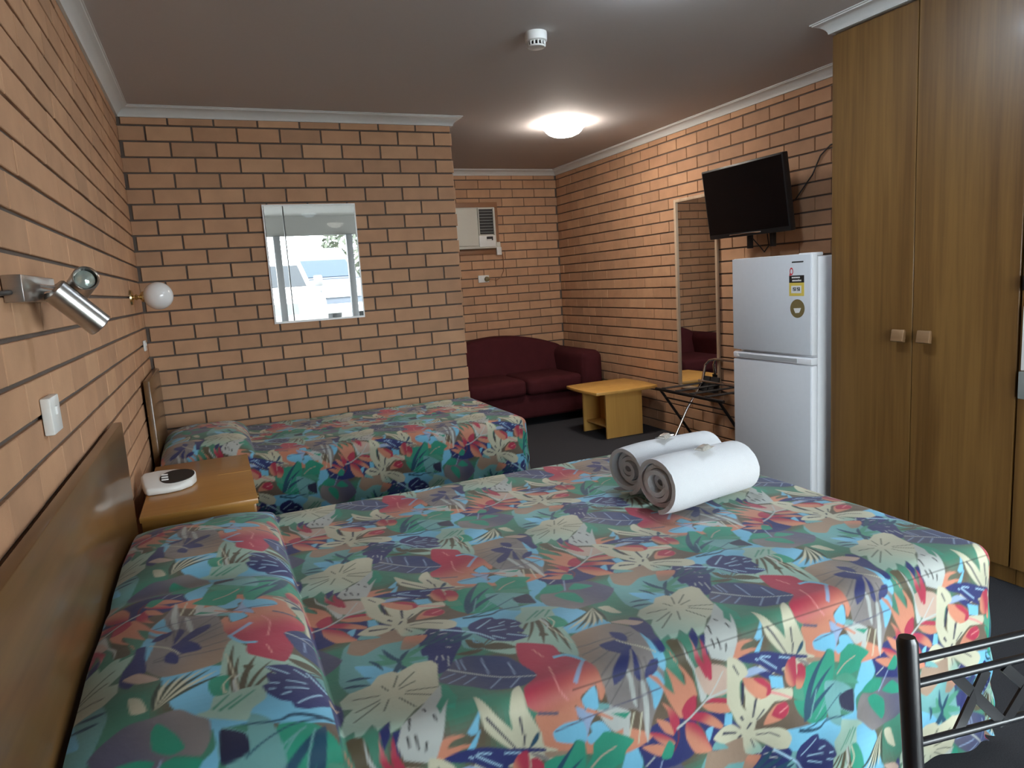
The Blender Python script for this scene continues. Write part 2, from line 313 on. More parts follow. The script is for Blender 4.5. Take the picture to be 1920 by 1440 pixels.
# ================================================================== outside, seen in the mirror
struct('ground_outside', MB().box(-14, 18, -7.3, YF - .12, -.25, -.02).box(-14, 18, -40, -7.3, -.25, 0), M_CONC)
vr = MB(); vr.box(-3, 8, -7.05, YF - .12, 2.33, 2.46).box(-3, 8, -7.05, -6.95, 2.03, 2.33)
struct('ceiling_veranda', vr, M_SOFFIT)
for x in (1.40, 2.50):
    t = thing('veranda_post', (x, -6.9, -.02), 'grey veranda post reflected at the ' + ('left' if x < 2 else 'right') + ' of the partition mirror', 'post')
    part('shaft', B(x - .05, x + .05, -6.94, -6.84, -.02, 2.03), M_POST, t, .006); part('base_plate', B(x - .08, x + .08, -6.97, -6.81, -.02, -.005), M_ALU, t)
def car(loc, rot, paint, glass, label, s):
    """tall off-road wagon, nose towards +y"""
    t = thing('car', loc, label, 'car'); M = Matrix.Translation(loc) @ Matrix.Rotation(rot, 4, 'Z') @ Matrix.Scale(s, 4)
    def pp(name, mb, mt, par=t, **k):
        mb.v = [tuple(M @ Vector(v)) for v in mb.v]; return part(name, mb, mt, par, **k)
    hw = .90
    side = [(-2.2, .45), (-2.25, 1.15), (.75, 1.15), (2.05, 1.08), (2.25, .95), (2.3, .45), (1.85, .42), (1.75, .70), (1.25, .70), (1.15, .42), (-1.05, .42), (-1.15, .70), (-1.65, .70), (-1.75, .42)]
    body = MB(); body.prism(side, 0, -hw, hw); pp('body', body, paint, bevel=.05, seg=3)
    rw = .70
    cab = MB(); lo = [(-hw + .03, -2.2, 1.14), (hw - .03, -2.2, 1.14), (hw - .03, .95, 1.14), (-hw + .03, .95, 1.14)]; hi = [(-rw, -2.0, 1.88), (rw, -2.0, 1.88), (rw, .15, 1.88), (-rw, .15, 1.88)]
    cab.add(lo + hi, [(0, 1, 2, 3), (4, 5, 6, 7), (0, 1, 5, 4), (1, 2, 6, 5), (2, 3, 7, 6), (3, 0, 4, 7)]); c_ = pp('cabin', cab, paint, bevel=.04, seg=3)
    def quad(a, b_, c__, d, off):
        a, b_, c__, d = map(Vector, (a, b_, c__, d)); n = (b_ - a).cross(d - a).normalized() * off
        return MB().add([q for q in (a, b_, c__, d)] + [q + n for q in (a, b_, c__, d)], [(0, 1, 2, 3), (4, 5, 6, 7), (0, 1, 5, 4), (1, 2, 6, 5), (2, 3, 7, 6), (3, 0, 4, 7)])
    pp('windscreen', quad((-.76, .91, 1.20), (.76, .91, 1.20), (.63, .20, 1.82), (-.63, .20, 1.82), .012), glass, c_)
    for sg in (-1, 1):
        for y0, y1 in ((-.55, .60), (-1.9, -.65)):
            pp('side_window', quad((sg * .845, y0, 1.2), (sg * .845, y1, 1.2), (sg * .715, y1 - .42 if y1 > 0 else y1, 1.80), (sg * .715, y0, 1.80), .012 * sg), glass, c_)
        pp('headlight', MB().box(sg * .62 - .16, sg * .62 + .16, 2.2, 2.31, .78, .94), M_PAPER, bevel=.02)
        m_ = MB(); m_.box(sg * 1.0 - .08, sg * 1.0 + .08, .70, .80, 1.18, 1.38); pp('wing_mirror', m_, M_POST, bevel=.03)
        for y in (1.5, -1.4):
            wh = MB(); wh.lathe([(.05, 0), (.36, 0), (.38, .03), (.38, .2), (.36, .24), (.05, .24)], (sg * .9 - (.24 if sg > 0 else 0), y, .28), (1, 0, 0), 28); o = pp('wheel', wh, M_TYRE, smooth=True)
            hb = MB(); hb.lathe([(.02, 0), (.2, 0), (.21, .02), (.02, .03)], (sg * .905 - (0 if sg > 0 else .03), y, .28), (1, 0, 0), 20); pp('hub', hb, M_ALU, o)
    pp('grille', B(-.42, .42, 2.24, 2.32, .76, .94), M_GREYP); pp('bumper', B(-.92, .92, 2.2, 2.38, .42, .62), M_GREYP, bevel=.04); pp('number_plate', B(-.18, .18, 2.375, 2.39, .47, .57), M_PAPER)
car((1.30, -10.2, 0), 0, M_CARW, M_CARG, 'white car whose windscreen and bonnet fill the lower left of the partition mirror', 1.02)
car((3.05, -15.3, 0), math.radians(-6), M_CARB, M_CARGB, 'blue grey car standing behind the white car in the partition mirror', 1.12)
t = thing('tree', (5.6, -20, 0), 'pale leafy tree reflected at the right of the partition mirror', 'tree')
part('trunk', MB().tube([(5.6, -20, 0), (5.55, -20, 1.0), (5.7, -20, 2.2)], [.16, .12, .08]), M_BARK, t, smooth=True)
lf = MB()
for i in range(900):
    u = Vector((random.gauss(0, 1), random.gauss(0, 1), random.gauss(0, 1))).normalized() * random.uniform(.4, 1) ** .4
    c = Vector((5.6, -20, 2.4)) + Vector((u.x * 1.5, u.y * 1.5, u.z * 1.6)); a = Vector((random.gauss(0, 1), random.gauss(0, 1), random.gauss(0, 1))).normalized() * .16; b_ = a.orthogonal().normalized() * .07
    lf.add([c - a, c + b_, c + a, c - b_], [(0, 1, 2, 3)])
part('foliage', lf, M_LEAF, t)['kind'] = 'stuff'
# ================================================================== wardrobe, cupboard, fridge
struct('wall_bulkhead', B(3.115, W + .01, YF, -2.005, 2.347, ZC), M_PLASTER)
t = thing('wardrobe', (3.42, -2.43, 0), 'tall brown timber wardrobe with two plain doors beside the fridge', 'wardrobe')
part('carcass', B(3.131, W - .01, -2.86, -2.0, .08, 2.345), M_WARD, t); part('plinth', B(3.16, W - .01, -2.86, -2.0, 0, .08), M_WARD, t)
for y0, y1, yh in ((-2.4285, -2.003, -2.385), (-2.857, -2.4315, -2.505)):
    d = part('door', B(3.11, 3.130, y0, y1, .085, 2.335), M_WARD, t, .0015, seg=1)
    h = MB(); h.box(3.085, 3.11, yh - .014, yh + .014, .962, .998); part('handle', MB().prism([(3.068, .956), (3.076, 1.006), (3.09, 1.006), (3.09, .950)], 1, yh - .029, yh + .029), M_PULL, d, .003, label='square wooden pull handle'); part('handle_stem', h, M_PULL, d)
t = thing('cupboard', (3.42, -3.3, 0), 'brown timber cupboard at the right edge, next along from the wardrobe', 'cupboard')
part('carcass', B(3.131, W - .01, -3.76, -2.863, .08, 2.345), M_WARD, t); part('plinth', B(3.16, W - .01, -3.76, -2.863, 0, .08), M_WARD, t)
d = part('door', B(3.11, 3.130, -3.757, -2.866, .085, 2.335), M_WARD, t, .0015, seg=1)
part('handle', B(3.075, 3.11, -2.925, -2.885, 1.17, 1.225), M_DARKM, d, .004)
t = thing('notice_holder', (3.10, -2.99, .76), 'white notice with grey pocket fixed to the cupboard at the right edge', 'notice holder')
part('sheet', B(3.094, 3.108, -3.09, -2.882, .872, 1.112), M_PAPER, t, .002); part('pocket', B(3.088, 3.109, -3.10, -2.878, .765, .868), M_GREYP, t, .003)

t = thing('refrigerator', (3.33, -1.66, 0), 'silver two-door fridge with white sides, standing between the luggage rack and wardrobe', 'refrigerator')
y0, y1 = -1.937, -1.377
part('cabinet', B(3.098, 3.66, y0 + .004, y1 - .004, .03, 1.348), M_FRIDW, t, .012)
part('top_hinge_cover', B(3.06, 3.14, y0 + .01, y0 + .09, 1.349, 1.366), M_FRIDW, t, .004)
for yy in (y0 + .05, y1 - .05): part('foot', MB().tube([(3.15, yy, 0), (3.15, yy, .032)], .018), M_BLACKP, t)
def fridge_door(z0, z1):
    d = part('door', B(3.056, 3.094, y0, y1, z0, z1), M_FRIDW, t, .008)
    part('door_skin', B(3.050, 3.0575, y0 + .004, y1 - .002, z0 + .003, z1 - .003), M_FRIDGE, d, .003); return d
du = fridge_door(.858, 1.362); dl = fridge_door(.06, .808)
g = MB(); g.prism([(3.052, .812), (3.050, .842), (3.062, .847), (3.094, .847), (3.094, .812)], 1, y0, y1)
hd = part('handle_rail', g, M_FRIDW, dl, .002); 
part('recess_shade', MB().prism([(3.0485, .818), (3.0475, .838), (3.056, .838), (3.058, .818)], 1, y0 + .09, y1 - .035), M_RECSHADE, hd)  # nothing hollowed out: grey colour stands for the shade in the grip
part('recess_end', MB().prism([(-1.43, .820), (-1.418, .838), (-1.408, .838), (-1.412, .820)], 0, 3.0465, 3.05), M_PAPER, hd)
def sticker(name, ya, yb, za, zb, mt, par, lvl=0, **k): return part(name, B(3.0495 - .0006 * (lvl + 1), 3.0500 - .0004 * lvl, min(ya, yb), max(ya, yb), za, zb), mt, par, **k)
bx = -1.815                                             # maker's wordmark: a row of tiny dark letters
for i, wl_ in enumerate([9, 6, 6, 5, 4, 7, 6, 7, 6, 6, 6, 6]): sticker('letter', bx, bx - wl_ * .0008, 1.3205 + .0006 * (i % 2), 1.3275, M_INK, du); bx -= (wl_ + 1.6) * .0008
lb = sticker('sticker', -1.797, -1.893, 1.156, 1.222, M_YEL, du, label='yellow and black warranty sticker')
sticker('header', -1.797, -1.893, 1.222, 1.258, M_INK, du)
for zz, ya, ln in ((1.244, -1.815, [7, 5, 6, 5, 6, 8, 6]), (1.229, -1.818, [8, 6, 5, 6, 6, 4, 5, 7])):
    for i, a in enumerate(ln): sticker('letter', ya, ya - a * .001, zz, zz + (.007 if a > 4 else .009), M_PAPER, du, 1); ya -= (a + 1.5) * .001
sticker('sticker_window', -1.811, -1.876, 1.170, 1.207, M_PAPER, lb, 1)
for ya in (-1.822, -1.848):
    sticker('numeral_block', ya, ya - .019, 1.181, 1.199, M_INK, lb, 2)
    for a, b_, c, e in ((.003, .014, 1.195, 1.1965), (.012, .0145, 1.190, 1.196), (.003, .014, 1.189, 1.1905), (.003, .0055, 1.184, 1.190), (.003, .015, 1.183, 1.1845)): sticker('numeral', ya - a, ya - b_, c, e, M_PAPER, lb, 3)
rb = MB()
for i in range(14):
    a0, a1 = 2 * math.pi * i / 14, 2 * math.pi * (i + 1) / 14
    rb.add([(3.0488, -1.812 + math.cos(a) * r * .62, 1.279 + math.sin(a) * r) for a, r in ((a0, .012), (a1, .012), (a1, .019), (a0, .019))], [(0, 1, 2, 3)])
rb.box(3.0486, 3.0492, -1.806, -1.800, 1.256, 1.268); part('ribbon', rb, M_RED, du)
part('badge', MB().lathe([(.001, 0), (.0465, 0), (.0465, .0006), (.001, .0006)], (3.0494, -1.850, 1.093), (-1, 0, 0), 40), M_OLIVE, du, label='round olive sticker showing a white dish')
part('dish_emblem', MB().prism([(-1.826, 1.094), (-1.874, 1.096), (-1.869, 1.084), (-1.862, 1.072), (-1.838, 1.070), (-1.831, 1.082)], 0, 3.0478, 3.0487), M_PAPER, du)

# ================================================================== television on its wall arm
t = thing('television', (3.60, -.98, 1.73), 'black flat screen television on a wall arm above the fridge', 'television')
tc_, tw, th = Vector((3.51, -.972, 1.733)), .722, .452
R = Matrix.Translation(tc_) @ Matrix.Rotation(math.radians(-8), 4, 'Y')
def tv(name, x0, x1, a0, a1, b0, b1, mt, par=None, **k):
    mb = B(x0, x1, a0, a1, b0, b1); mb.v = [tuple(R @ Vector(v)) for v in mb.v]; return part(name, mb, mt, par or t, **k)
cs = tv('case', -.012, .03, -tw / 2, tw / 2, -th / 2, th / 2, M_BLACKP, bevel=.006)
tv('screen', -.0145, -.011, -tw / 2 + .012, tw / 2 - .012, -th / 2 + .03, th / 2 - .012, M_SCREEN, cs)
tv('chin_highlight', -.0165, -.012, -.12, .16, -th / 2 + .012, -th / 2 + .020, M_CHROME, cs, bevel=.002)  # bright strip put in for the highlight on the glossy chin
tv('rear_housing', .03, .06, -.14, .26, -.17, .10, M_BLACKP, bevel=.01)
for yy in (-1.10, -.90): part('lower_bracket', B(3.60, 3.632, yy - .014, yy + .014, 1.43, 1.54), M_BLACKP, t, .004)
part('arm', MB().tube([(3.565, -.92, 1.70), (3.64, -.87, 1.69), (3.725, -.86, 1.69)], .018, 8), M_DARKM, t); part('wall_plate', B(3.708, 3.729, -.92, -.80, 1.60, 1.80), M_DARKM, t, .004)
tag(part('cable', MB().tube([(3.60, -.93, 1.50), (3.64, -.97, 1.43), (3.64, -1.0, 1.40), (3.64, -1.04, 1.44), (3.60, -1.07, 1.51)], .004, 6), M_BLACKP, smooth=True), 'short black cable looping below the television', 'cable')
tag(part('cable', MB().tube([(3.60, -1.12, 1.62), (3.70, -1.20, 1.70), (3.722, -1.31, 1.83), (3.722, -1.37, 1.93), (3.722, -1.44, 1.975), (3.722, -1.60, 2.0)], .0045, 6), M_BLACKP, smooth=True), 'black aerial cable climbing the bricks from television to wardrobe', 'cable')

# ================================================================== mirrors
t = thing('wall_mirror', (.98, 0, 1.15), 'frameless mirror showing parked cars, hung on the partition wall', 'mirror')
x0, x1, z0, z1 = .703, 1.257, 1.150, 1.862
def tilted(mb):                                         # hangs with its top edge a little off the wall
    mb.v = [(x, y - (z - z0) * math.tan(math.radians(.75)), z) for x, y, z in mb.v]; return mb
part('glass', tilted(B(x0 + .008, x1 - .008, -.012, -.008, z0 + .012, z1 - .010)), M_MIRROR, t)
bv = MB(); bv.box(x0, x1, -.0105, -.002, z0, z0 + .012).box(x0, x1, -.0105, -.002, z1 - .010, z1).box(x0, x0 + .008, -.0105, -.002, z0 + .012, z1 - .010).box(x1 - .008, x1, -.0105, -.002, z0 + .012, z1 - .010)
part('bevelled_edge', tilted(bv), M_EDGE, t); part('backing', tilted(B(x0 + .01, x1 - .01, -.0078, -.002, z0 + .014, z1 - .014)), M_GREYP, t)
t = thing('tall_mirror', (W, -.225, .4), 'tall narrow mirror with thin pale frame behind the luggage rack', 'mirror')
ya, yb, z0, z1 = -.470, .022, .395, 1.853; fw = .024
part('glass', B(W - .014, W - .010, ya + fw, yb - fw, z0 + fw, z1 - fw), M_MIRROR, t); part('backing', B(W - .009, W - .001, ya + .01, yb - .01, z0 + .01, z1 - .01), M_GREYP, t)
for q in ((ya, ya + fw, z0, z1), (yb - fw, yb, z0, z1), (ya + fw, yb - fw, z0, z0 + fw), (ya + fw, yb - fw, z1 - fw, z1)): part('frame_rail', B(W - .026, W - .0095, *q), M_FRAMEW, t, .003)

# ================================================================== air conditioner and its outlet
t = thing('air_conditioner', (2.71, D2, 1.6), 'boxy white window air conditioner set in a brown timber surround', 'air conditioner')
X0, X1, zz0, zz1 = 2.36, 3.056, 1.592, 2.092
for q in ((X0, X1, zz1 - .052, zz1), (X0, X1, zz0, zz0 + .052), (X0, X0 + .046, zz0 + .052, zz1 - .052), (X1 - .046, X1, zz0 + .052, zz1 - .052)): part('surround_board', B(q[0], q[1], 1.978, D2 - .001, q[2], q[3]), M_BROWN, t, .003)
bd = part('body', B(2.407, 3.009, 1.93, D2 - .001, 1.645, 2.039), M_ACW, t, .008)
part('front_panel', B(2.415, 2.812, 1.918, 1.931, 1.672, 2.025), M_ACW, bd, .005); lv = part('well_shade_sheet', B(2.83, 2.985, 1.922, 1.931, 1.782, 2.02), M_BLACKP, bd)  # black sheet on the solid body stands for shade behind the louvres
for i in range(8): part('louvre', MB().prism([(1.910, 1.796 + i * .028), (1.930, 1.803 + i * .028), (1.930, 1.806 + i * .028), (1.910, 1.800 + i * .028)], 0, 2.838, 2.978), M_GREYP, bd)
for q in ((2.822, 2.832), (2.978, 2.992)): part('louvre_rim', B(q[0], q[1], 1.908, 1.931, 1.775, 2.03), M_ACW, bd, .002)
cp = part('control_panel', B(2.822, 2.992, 1.918, 1.931, 1.662, 1.768), M_WHITEP, bd, .003); part('display', B(2.90, 2.965, 1.914, 1.919, 1.722, 1.758), M_BLACKP, bd); part('button_tab', B(2.90, 2.95, 1.9125, 1.919, 1.722, 1.734), M_WHITEP, bd)
t = thing('remote_control', (3.035, 1.97, 1.58), 'white remote control in a holder at the corner of the air conditioner', 'remote control')
part('holder', B(3.0115, 3.062, 1.945, 1.977, 1.578, 1.655), M_WHITEP, t, .004); part('handset', B(3.016, 3.056, 1.95, 1.970, 1.60, 1.705), M_ACW, t, .005)
t = thing('power_outlet', (2.866, D2, 1.31), 'white power outlet with a plug below the air conditioner', 'power outlet')
part('plate', B(2.81, 2.925, 1.986, D2 - .001, 1.318, 1.388), M_WHITEP, t, .004); part('plug', MB().lathe([(.001, 0), (.023, 0), (.025, .006), (.022, .03), (.008, .036)], (2.895, 1.986, 1.350), (0, -1, 0), 20), M_OLIVE, t, smooth=True); part('switch', B(2.838, 2.852, 1.981, 1.987, 1.36, 1.372), M_PAPER, t)
tag(part('electric_cord', MB().tube([(3.045, 1.985, 1.60), (3.085, 1.985, 1.59), (3.09, 1.985, 1.50), (3.085, 1.985, 1.42), (3.05, 1.985, 1.36), (3.0, 1.985, 1.335), (2.93, 1.965, 1.345), (2.905, 1.952, 1.350)], .004, 6), M_BROWN, smooth=True), 'thin brown cord hanging from the air conditioner to its outlet', 'cord')

# ================================================================== ceiling fittings
def ceiling_lamp(x, y, mt, label, k=1, kz=1):
    t = thing('ceiling_lamp', (x, y, ZC), label, 'ceiling lamp'); c = (x, y, ZC)
    part('rim', MB().lathe([(r * k, h * kz) for r, h in [(.10, 0), (.178, 0), (.186, -.012), (.180, -.03), (.160, -.034), (.10, -.034)]], c, (0, 0, 1), 48), mt, t, smooth=True)
    part('dome', MB().lathe([(r * k, h * kz) for r, h in [(.162, -.030), (.160, -.042), (.148, -.064), (.125, -.086), (.09, -.103), (.05, -.112), (.001, -.115)]], c, (0, 0, 1), 48), mt, t, smooth=True)
ceiling_lamp(2.80, .05, M_DOME, 'round glowing opal ceiling lamp over the sofa alcove', .87, .82)
ceiling_lamp(1.99, -2.30, M_DOME2, 'cool white ceiling lamp above the double bed, its glow on the ceiling', .62, .5)
t = thing('smoke_detector', (1.815, -1.56, ZC), 'small round white smoke detector on the ceiling', 'smoke detector')
c = (1.815, -1.56, ZC)
part('base', MB().lathe([(.001, 0), (.049, 0), (.050, -.006), (.049, -.036), (.044, -.040), (.001, -.040)], c, (0, 0, 1), 40), M_WHITEP, t, smooth=True)
for i in range(14):
    a = 2 * math.pi * i / 14; q = Vector(c) + Vector((math.cos(a) * .038, math.sin(a) * .038, 0)); s_ = Vector((-math.sin(a), math.cos(a), 0)) * .003
    part('vent_rib', MB().tube([q + Vector((0, 0, -.038)), q + Vector((0, 0, -.058))], .004, 6), M_WHITEP, t)
part('vent_core', MB().lathe([(.001, -.040), (.030, -.040), (.030, -.057), (.001, -.057)], c, (0, 0, 1), 24), M_BLACKP, t); part('cap', MB().lathe([(.001, -.057), (.042, -.057), (.038, -.063), (.001, -.065)], c, (0, 0, 1), 32), M_WHITEP, t, smooth=True)

# ================================================================== left wall fittings
t = thing('wall_spotlight', (.0, -2.75, 1.34), 'brushed steel twin spotlight on the brick wall over the headboard', 'wall lamp')
part('mount_bar', B(.001, .034, -2.905, -2.60, 1.343, 1.395), M_STEEL, t, .002, label='square steel mounting bar')
def spot(a, b_, r, name):
    a, b_ = Vector(a), Vector(b_); ax = (b_ - a).normalized(); L = (b_ - a).length
    h = part('lamp_head', MB().lathe([(.001, 0), (r - .003, 0), (r, .004), (r, L - .002), (r - .002, L), (r - .004, L - .002), (r - .004, L - .03), (.001, L - .032)], a, ax, 40), M_STEEL, t, smooth=True, angle=30)
    part('bulb', MB().lathe([(.001, L - .03), (r - .006, L - .03), (r - .007, L - .012), (r - .016, L - .006), (.001, L - .004)], a, ax, 32), M_BULB, h, smooth=True); return h
spot((.055, -2.752, 1.368), (.129, -2.722, 1.283), .0275, 'a'); spot((.062, -2.585, 1.350), (.116, -2.735, 1.388), .0265, 'b')
part('swivel', MB().tube([(.03, -2.75, 1.369), (.066, -2.75, 1.362)], .011, 16), M_CHROME, t, smooth=True); part('swivel', MB().tube([(.03, -2.63, 1.369), (.072, -2.63, 1.364)], .011, 16), M_CHROME, t, smooth=True)
part('cable_stub', MB().tube([(.012, -3.05, 1.357), (.012, -2.90, 1.362)], .005, 8), M_BLACKP, t)
t = thing('globe_lamp', (0, -.60, 1.35), 'white globe wall lamp on a brass neck in the wall corner', 'wall lamp')
part('wall_rose', MB().lathe([(.001, 0), (.038, 0), (.036, .008), (.020, .014), (.001, .014)], (.001, -.60, 1.358), (1, 0, 0), 32), M_BRASS, t, smooth=True)
part('neck', MB().lathe([(.010, .012), (.010, .02), (.016, .026), (.010, .033), (.010, .040), (.019, .046), (.026, .052), (.026, .062), (.010, .064)], (.001, -.60, 1.358), (1, 0, 0), 28), M_BRASS, t, smooth=True)
gl = [(.068 * math.sin(math.pi * i / 24), .068 - .068 * math.cos(math.pi * i / 24)) for i in range(1, 24)]
part('globe', MB().lathe([(.02, .0025)] + gl[2:] + [(.001, .136)], (.056, -.60, 1.359), (1, 0, 0), 48), M_GLOBE, t, smooth=True)
def switch(y0, y1, z0, z1, d, label):
    t = thing('light_switch', (0, (y0 + y1) / 2, z0), label, 'light switch')
    part('plate', B(.001, d, y0, y1, z0, z1), M_WHITEP, t, .003); part('rocker', B(d, d + .004, (y0 + y1) / 2 - .012, (y0 + y1) / 2 + .004, (z0 + z1) / 2 + .0, (z0 + z1) / 2 + .018), M_PAPER, t, .001)
switch(-2.765, -2.675, 1.060, 1.140, .020, 'large white light switch box above the double headboard'); switch(-.30, -.225, 1.072, 1.128, .012, 'small white light switch on the wall below the globe lamp')
# ================================================================== sofa, side table, luggage rack
t = thing('sofa', (2.87, 1.5, 0), 'dark maroon two-seat sofa with arched back in the alcove', 'sofa')
part('base', B(2.14, 3.60, 1.14, 1.9, .07, .29), M_SOFA, t, .03, seg=3)
bk = [(2.24, .30)] + [(x, .655 + .13 * (1 - ((x - 2.9) / .64) ** 2)) for x in [2.24 + i * .066 for i in range(21)]] + [(3.56, .30)]
mb = MB(); n = len(bk); mb.add([(x, 1.60 + (.14 * (z - .3) / .5), z) for x, z in bk] + [(x, 1.955, z) for x, z in bk], [tuple(range(n)), tuple(range(n, 2 * n))] + [(i, (i + 1) % n, n + (i + 1) % n, n + i) for i in range(n)])
part('backrest', mb, M_SOFA, t, .045, seg=4, angle=60)
for x0, x1 in ((2.08, 2.30), (3.44, 3.66)):
    a = part('arm', B(x0, x1, 1.08, 1.94, .06, .635), M_SOFA, t, .075, seg=5, angle=60)
for x0, x1 in ((2.305, 2.868), (2.874, 3.436)): part('seat_cushion', B(x0, x1, 1.09, 1.66, .285, .435), M_SOFA, t, .045, seg=4, angle=60)
for x in (2.14, 3.60):
    for y in (1.16, 1.86): part('foot', MB().tube([(x, y, 0), (x, y, .07)], .025), M_BLACKP, t)
t = thing('side_table', (3.36, .5, 0), 'small oak side table with bowed top beside the sofa', 'side table')
def bow(x0, x1, y0, y1, d, n=9):
    q = [(x0, y0), (x1, y0), (x1, y1), (x0, y1)]; out = []
    for i in range(4):
        a, b_ = Vector(q[i]), Vector(q[(i + 1) % 4]); nv = Vector(((b_ - a).y, -(b_ - a).x)).normalized()
        for k in range(n): s_ = k / n; out.append(tuple(a + (b_ - a) * s_ + nv * d * 4 * s_ * (1 - s_)))
    return out
part('top', MB().prism(bow(3.075, 3.655, .235, .745, .022), 2, .372, .398), M_OAK, t, .005)
part('side_panel', B(3.18, 3.525, .275, .293, 0, .372), M_OAK, t, .0015, seg=1); part('side_panel', B(3.175, 3.525, .64, .658, 0, .372), M_OAK, t, .0015, seg=1)
part('shelf', B(3.20, 3.50, .293, .64, .085, .101), M_OAK, t, .0015, seg=1); part('centre_panel', B(3.34, 3.356, .293, .64, .101, .372), M_OAK, t)
t = thing('luggage_rack', (3.5, -.6, 0), 'folding chrome luggage rack with black straps beside the fridge', 'luggage rack')
for y in (-.29, -.93):
    part('leg', MB().tube([(3.375, y, 0), (3.53, y - .02, .29), (3.655, y - .05, .49), (3.675, y - .06, .61)], .0105, 12), M_CHROME, t, smooth=True, label='bright chrome leg')
    part('leg', MB().tube([(3.31, y, .463), (3.645, y, .0)], .010, 12), M_DARKM, t, smooth=True, label='dark leg')
part('front_rail', MB().tube([(3.31, -.24, .463), (3.31, -.98, .463)], .011, 12), M_DARKM, t, smooth=True); part('rear_rail', MB().tube([(3.655, -.30, .49), (3.655, -1.02, .49)], .011, 12), M_CHROME, t, smooth=True)
part('guard_hoop', MB().tube([(3.675, -.35, .61), (3.69, -.38, .645), (3.69, -.45, .66), (3.69, -.90, .66), (3.69, -.97, .645), (3.675, -.99, .61)], .009, 10), M_CHROME, t, smooth=True)
for y in (-.34, -.50, -.66, -.82): part('strap', B(3.305, 3.66, y - .025, y + .025, .475, .479), M_STRAP, t)
for y in (-.37, -.47): part('hanging_strap', MB().prism([(3.63, .42), (3.65, .42), (3.675, .53), (3.668, .53)], 1, y - .045, y + .045), M_STRAP, t)
part('brace', MB().tube([(3.35, -.29, .40), (3.36, -.60, .395), (3.35, -.93, .40)], .006, 8), M_DARKM, t, smooth=True)
# ================================================================== beds, bedside table
def bed(name, label, x1, ya, yb, zt, hz, hy0, hy1):
    t = thing(name, (.1, (ya + yb) / 2, 0), label, 'bed')
    part('headboard', B(.012, .040, hy0, hy1, .12, hz), M_HEAD, t, .003, label='glossy brown veneer headboard')
    part('base', B(.07, x1 - .06, ya + .07, yb - .07, .10, .30), M_CARPET, t, .01); part('mattress', B(.06, x1 - .05, ya + .06, yb - .06, .305, zt - .02), M_PAPER, t, .05, seg=3)
    for x in (.15, x1 - .15):
        for y in (ya + .15, yb - .15): part('leg', B(x - .025, x + .025, y - .025, y + .025, 0, .10), M_BLACKP, t)
bed('double_bed', 'double bed with wide brown headboard nearest the camera', 2.15, -3.40, -1.98, .57, .942, -3.50, -1.885)
bed('single_bed', 'single bed with brown headboard along the partition wall', 1.93, -.97, -.015, .555, .952, -.72, -.02)
t = thing('bedside_table', (.22, -1.42, 0), 'low brown bedside table between the two headboards', 'bedside table')
part('top', B(.045, .432, -1.86, -1.06, .578, .598), M_BSIDE, t, .002); part('side_panel', B(.05, .415, -1.85, -1.832, 0, .578), M_BSIDE, t); part('side_panel', B(.05, .415, -1.088, -1.07, 0, .578), M_BSIDE, t); part('shelf', B(.05, .41, -1.832, -1.088, .25, .268), M_BSIDE, t)
d = part('drawer', B(.405, .424, -1.83, -1.09, .42, .572), M_BSIDE, t, .002); part('knob', MB().lathe([(.006, 0), (.006, .012), (.014, .016), (.014, .024), (.001, .026)], (.424, -1.46, .496), (1, 0, 0), 18), M_BRASS, d, smooth=True)
part('inlay_line', B(.30, .430, -1.406, -1.402, .5975, .5986), M_OAK, t)
t = thing('clock_radio', (.13, -1.49, .598), 'white clock radio with dark oval face on the bedside table', 'clock radio')
ang = math.radians(10); Rr = Matrix.Translation((.125, -1.492, .598)) @ Matrix.Rotation(ang, 4, 'Z')
def rad(name, pts, z0, z1, mt, par=None, **k):
    mb = MB(); mb.prism(pts, 2, z0, z1); mb.v = [tuple(Rr @ Vector((v[0], v[1], v[2] + ((v[1] + .09) * .22 if v[2] > .02 else 0) - .008 * (v[2] > .02)))) for v in mb.v]; return part(name, mb, mt, par or t, **k)
body = [(-.095, -.05), (-.09, -.075), (-.02, -.092), (.03, -.088), (.075, -.055), (.098, -.005), (.102, .02), (.085, .042), (.03, .066), (-.03, .078), (-.08, .075), (-.095, .05)]
bo = rad('body', body, .001, .034, M_WHITEP, bevel=.010, seg=3, angle=60)
rad('face', [(.024 + .064 * math.cos(a) * (1 + .10 * math.cos(a)), -.010 + .054 * math.sin(a) + .008 * math.cos(a)) for a in [2 * math.pi * i / 28 for i in range(28)]], .0335, .0365, M_BLACKP, bo)
for i in range(3): rad('button', [(-.03 + i * .003, -.030 + i * .022), (-.005 + i * .002, -.034 + i * .022), (-.004 + i * .002, -.026 + i * .022), (-.028 + i * .003, -.022 + i * .022)], .0366, .0385, M_PAPER, bo)

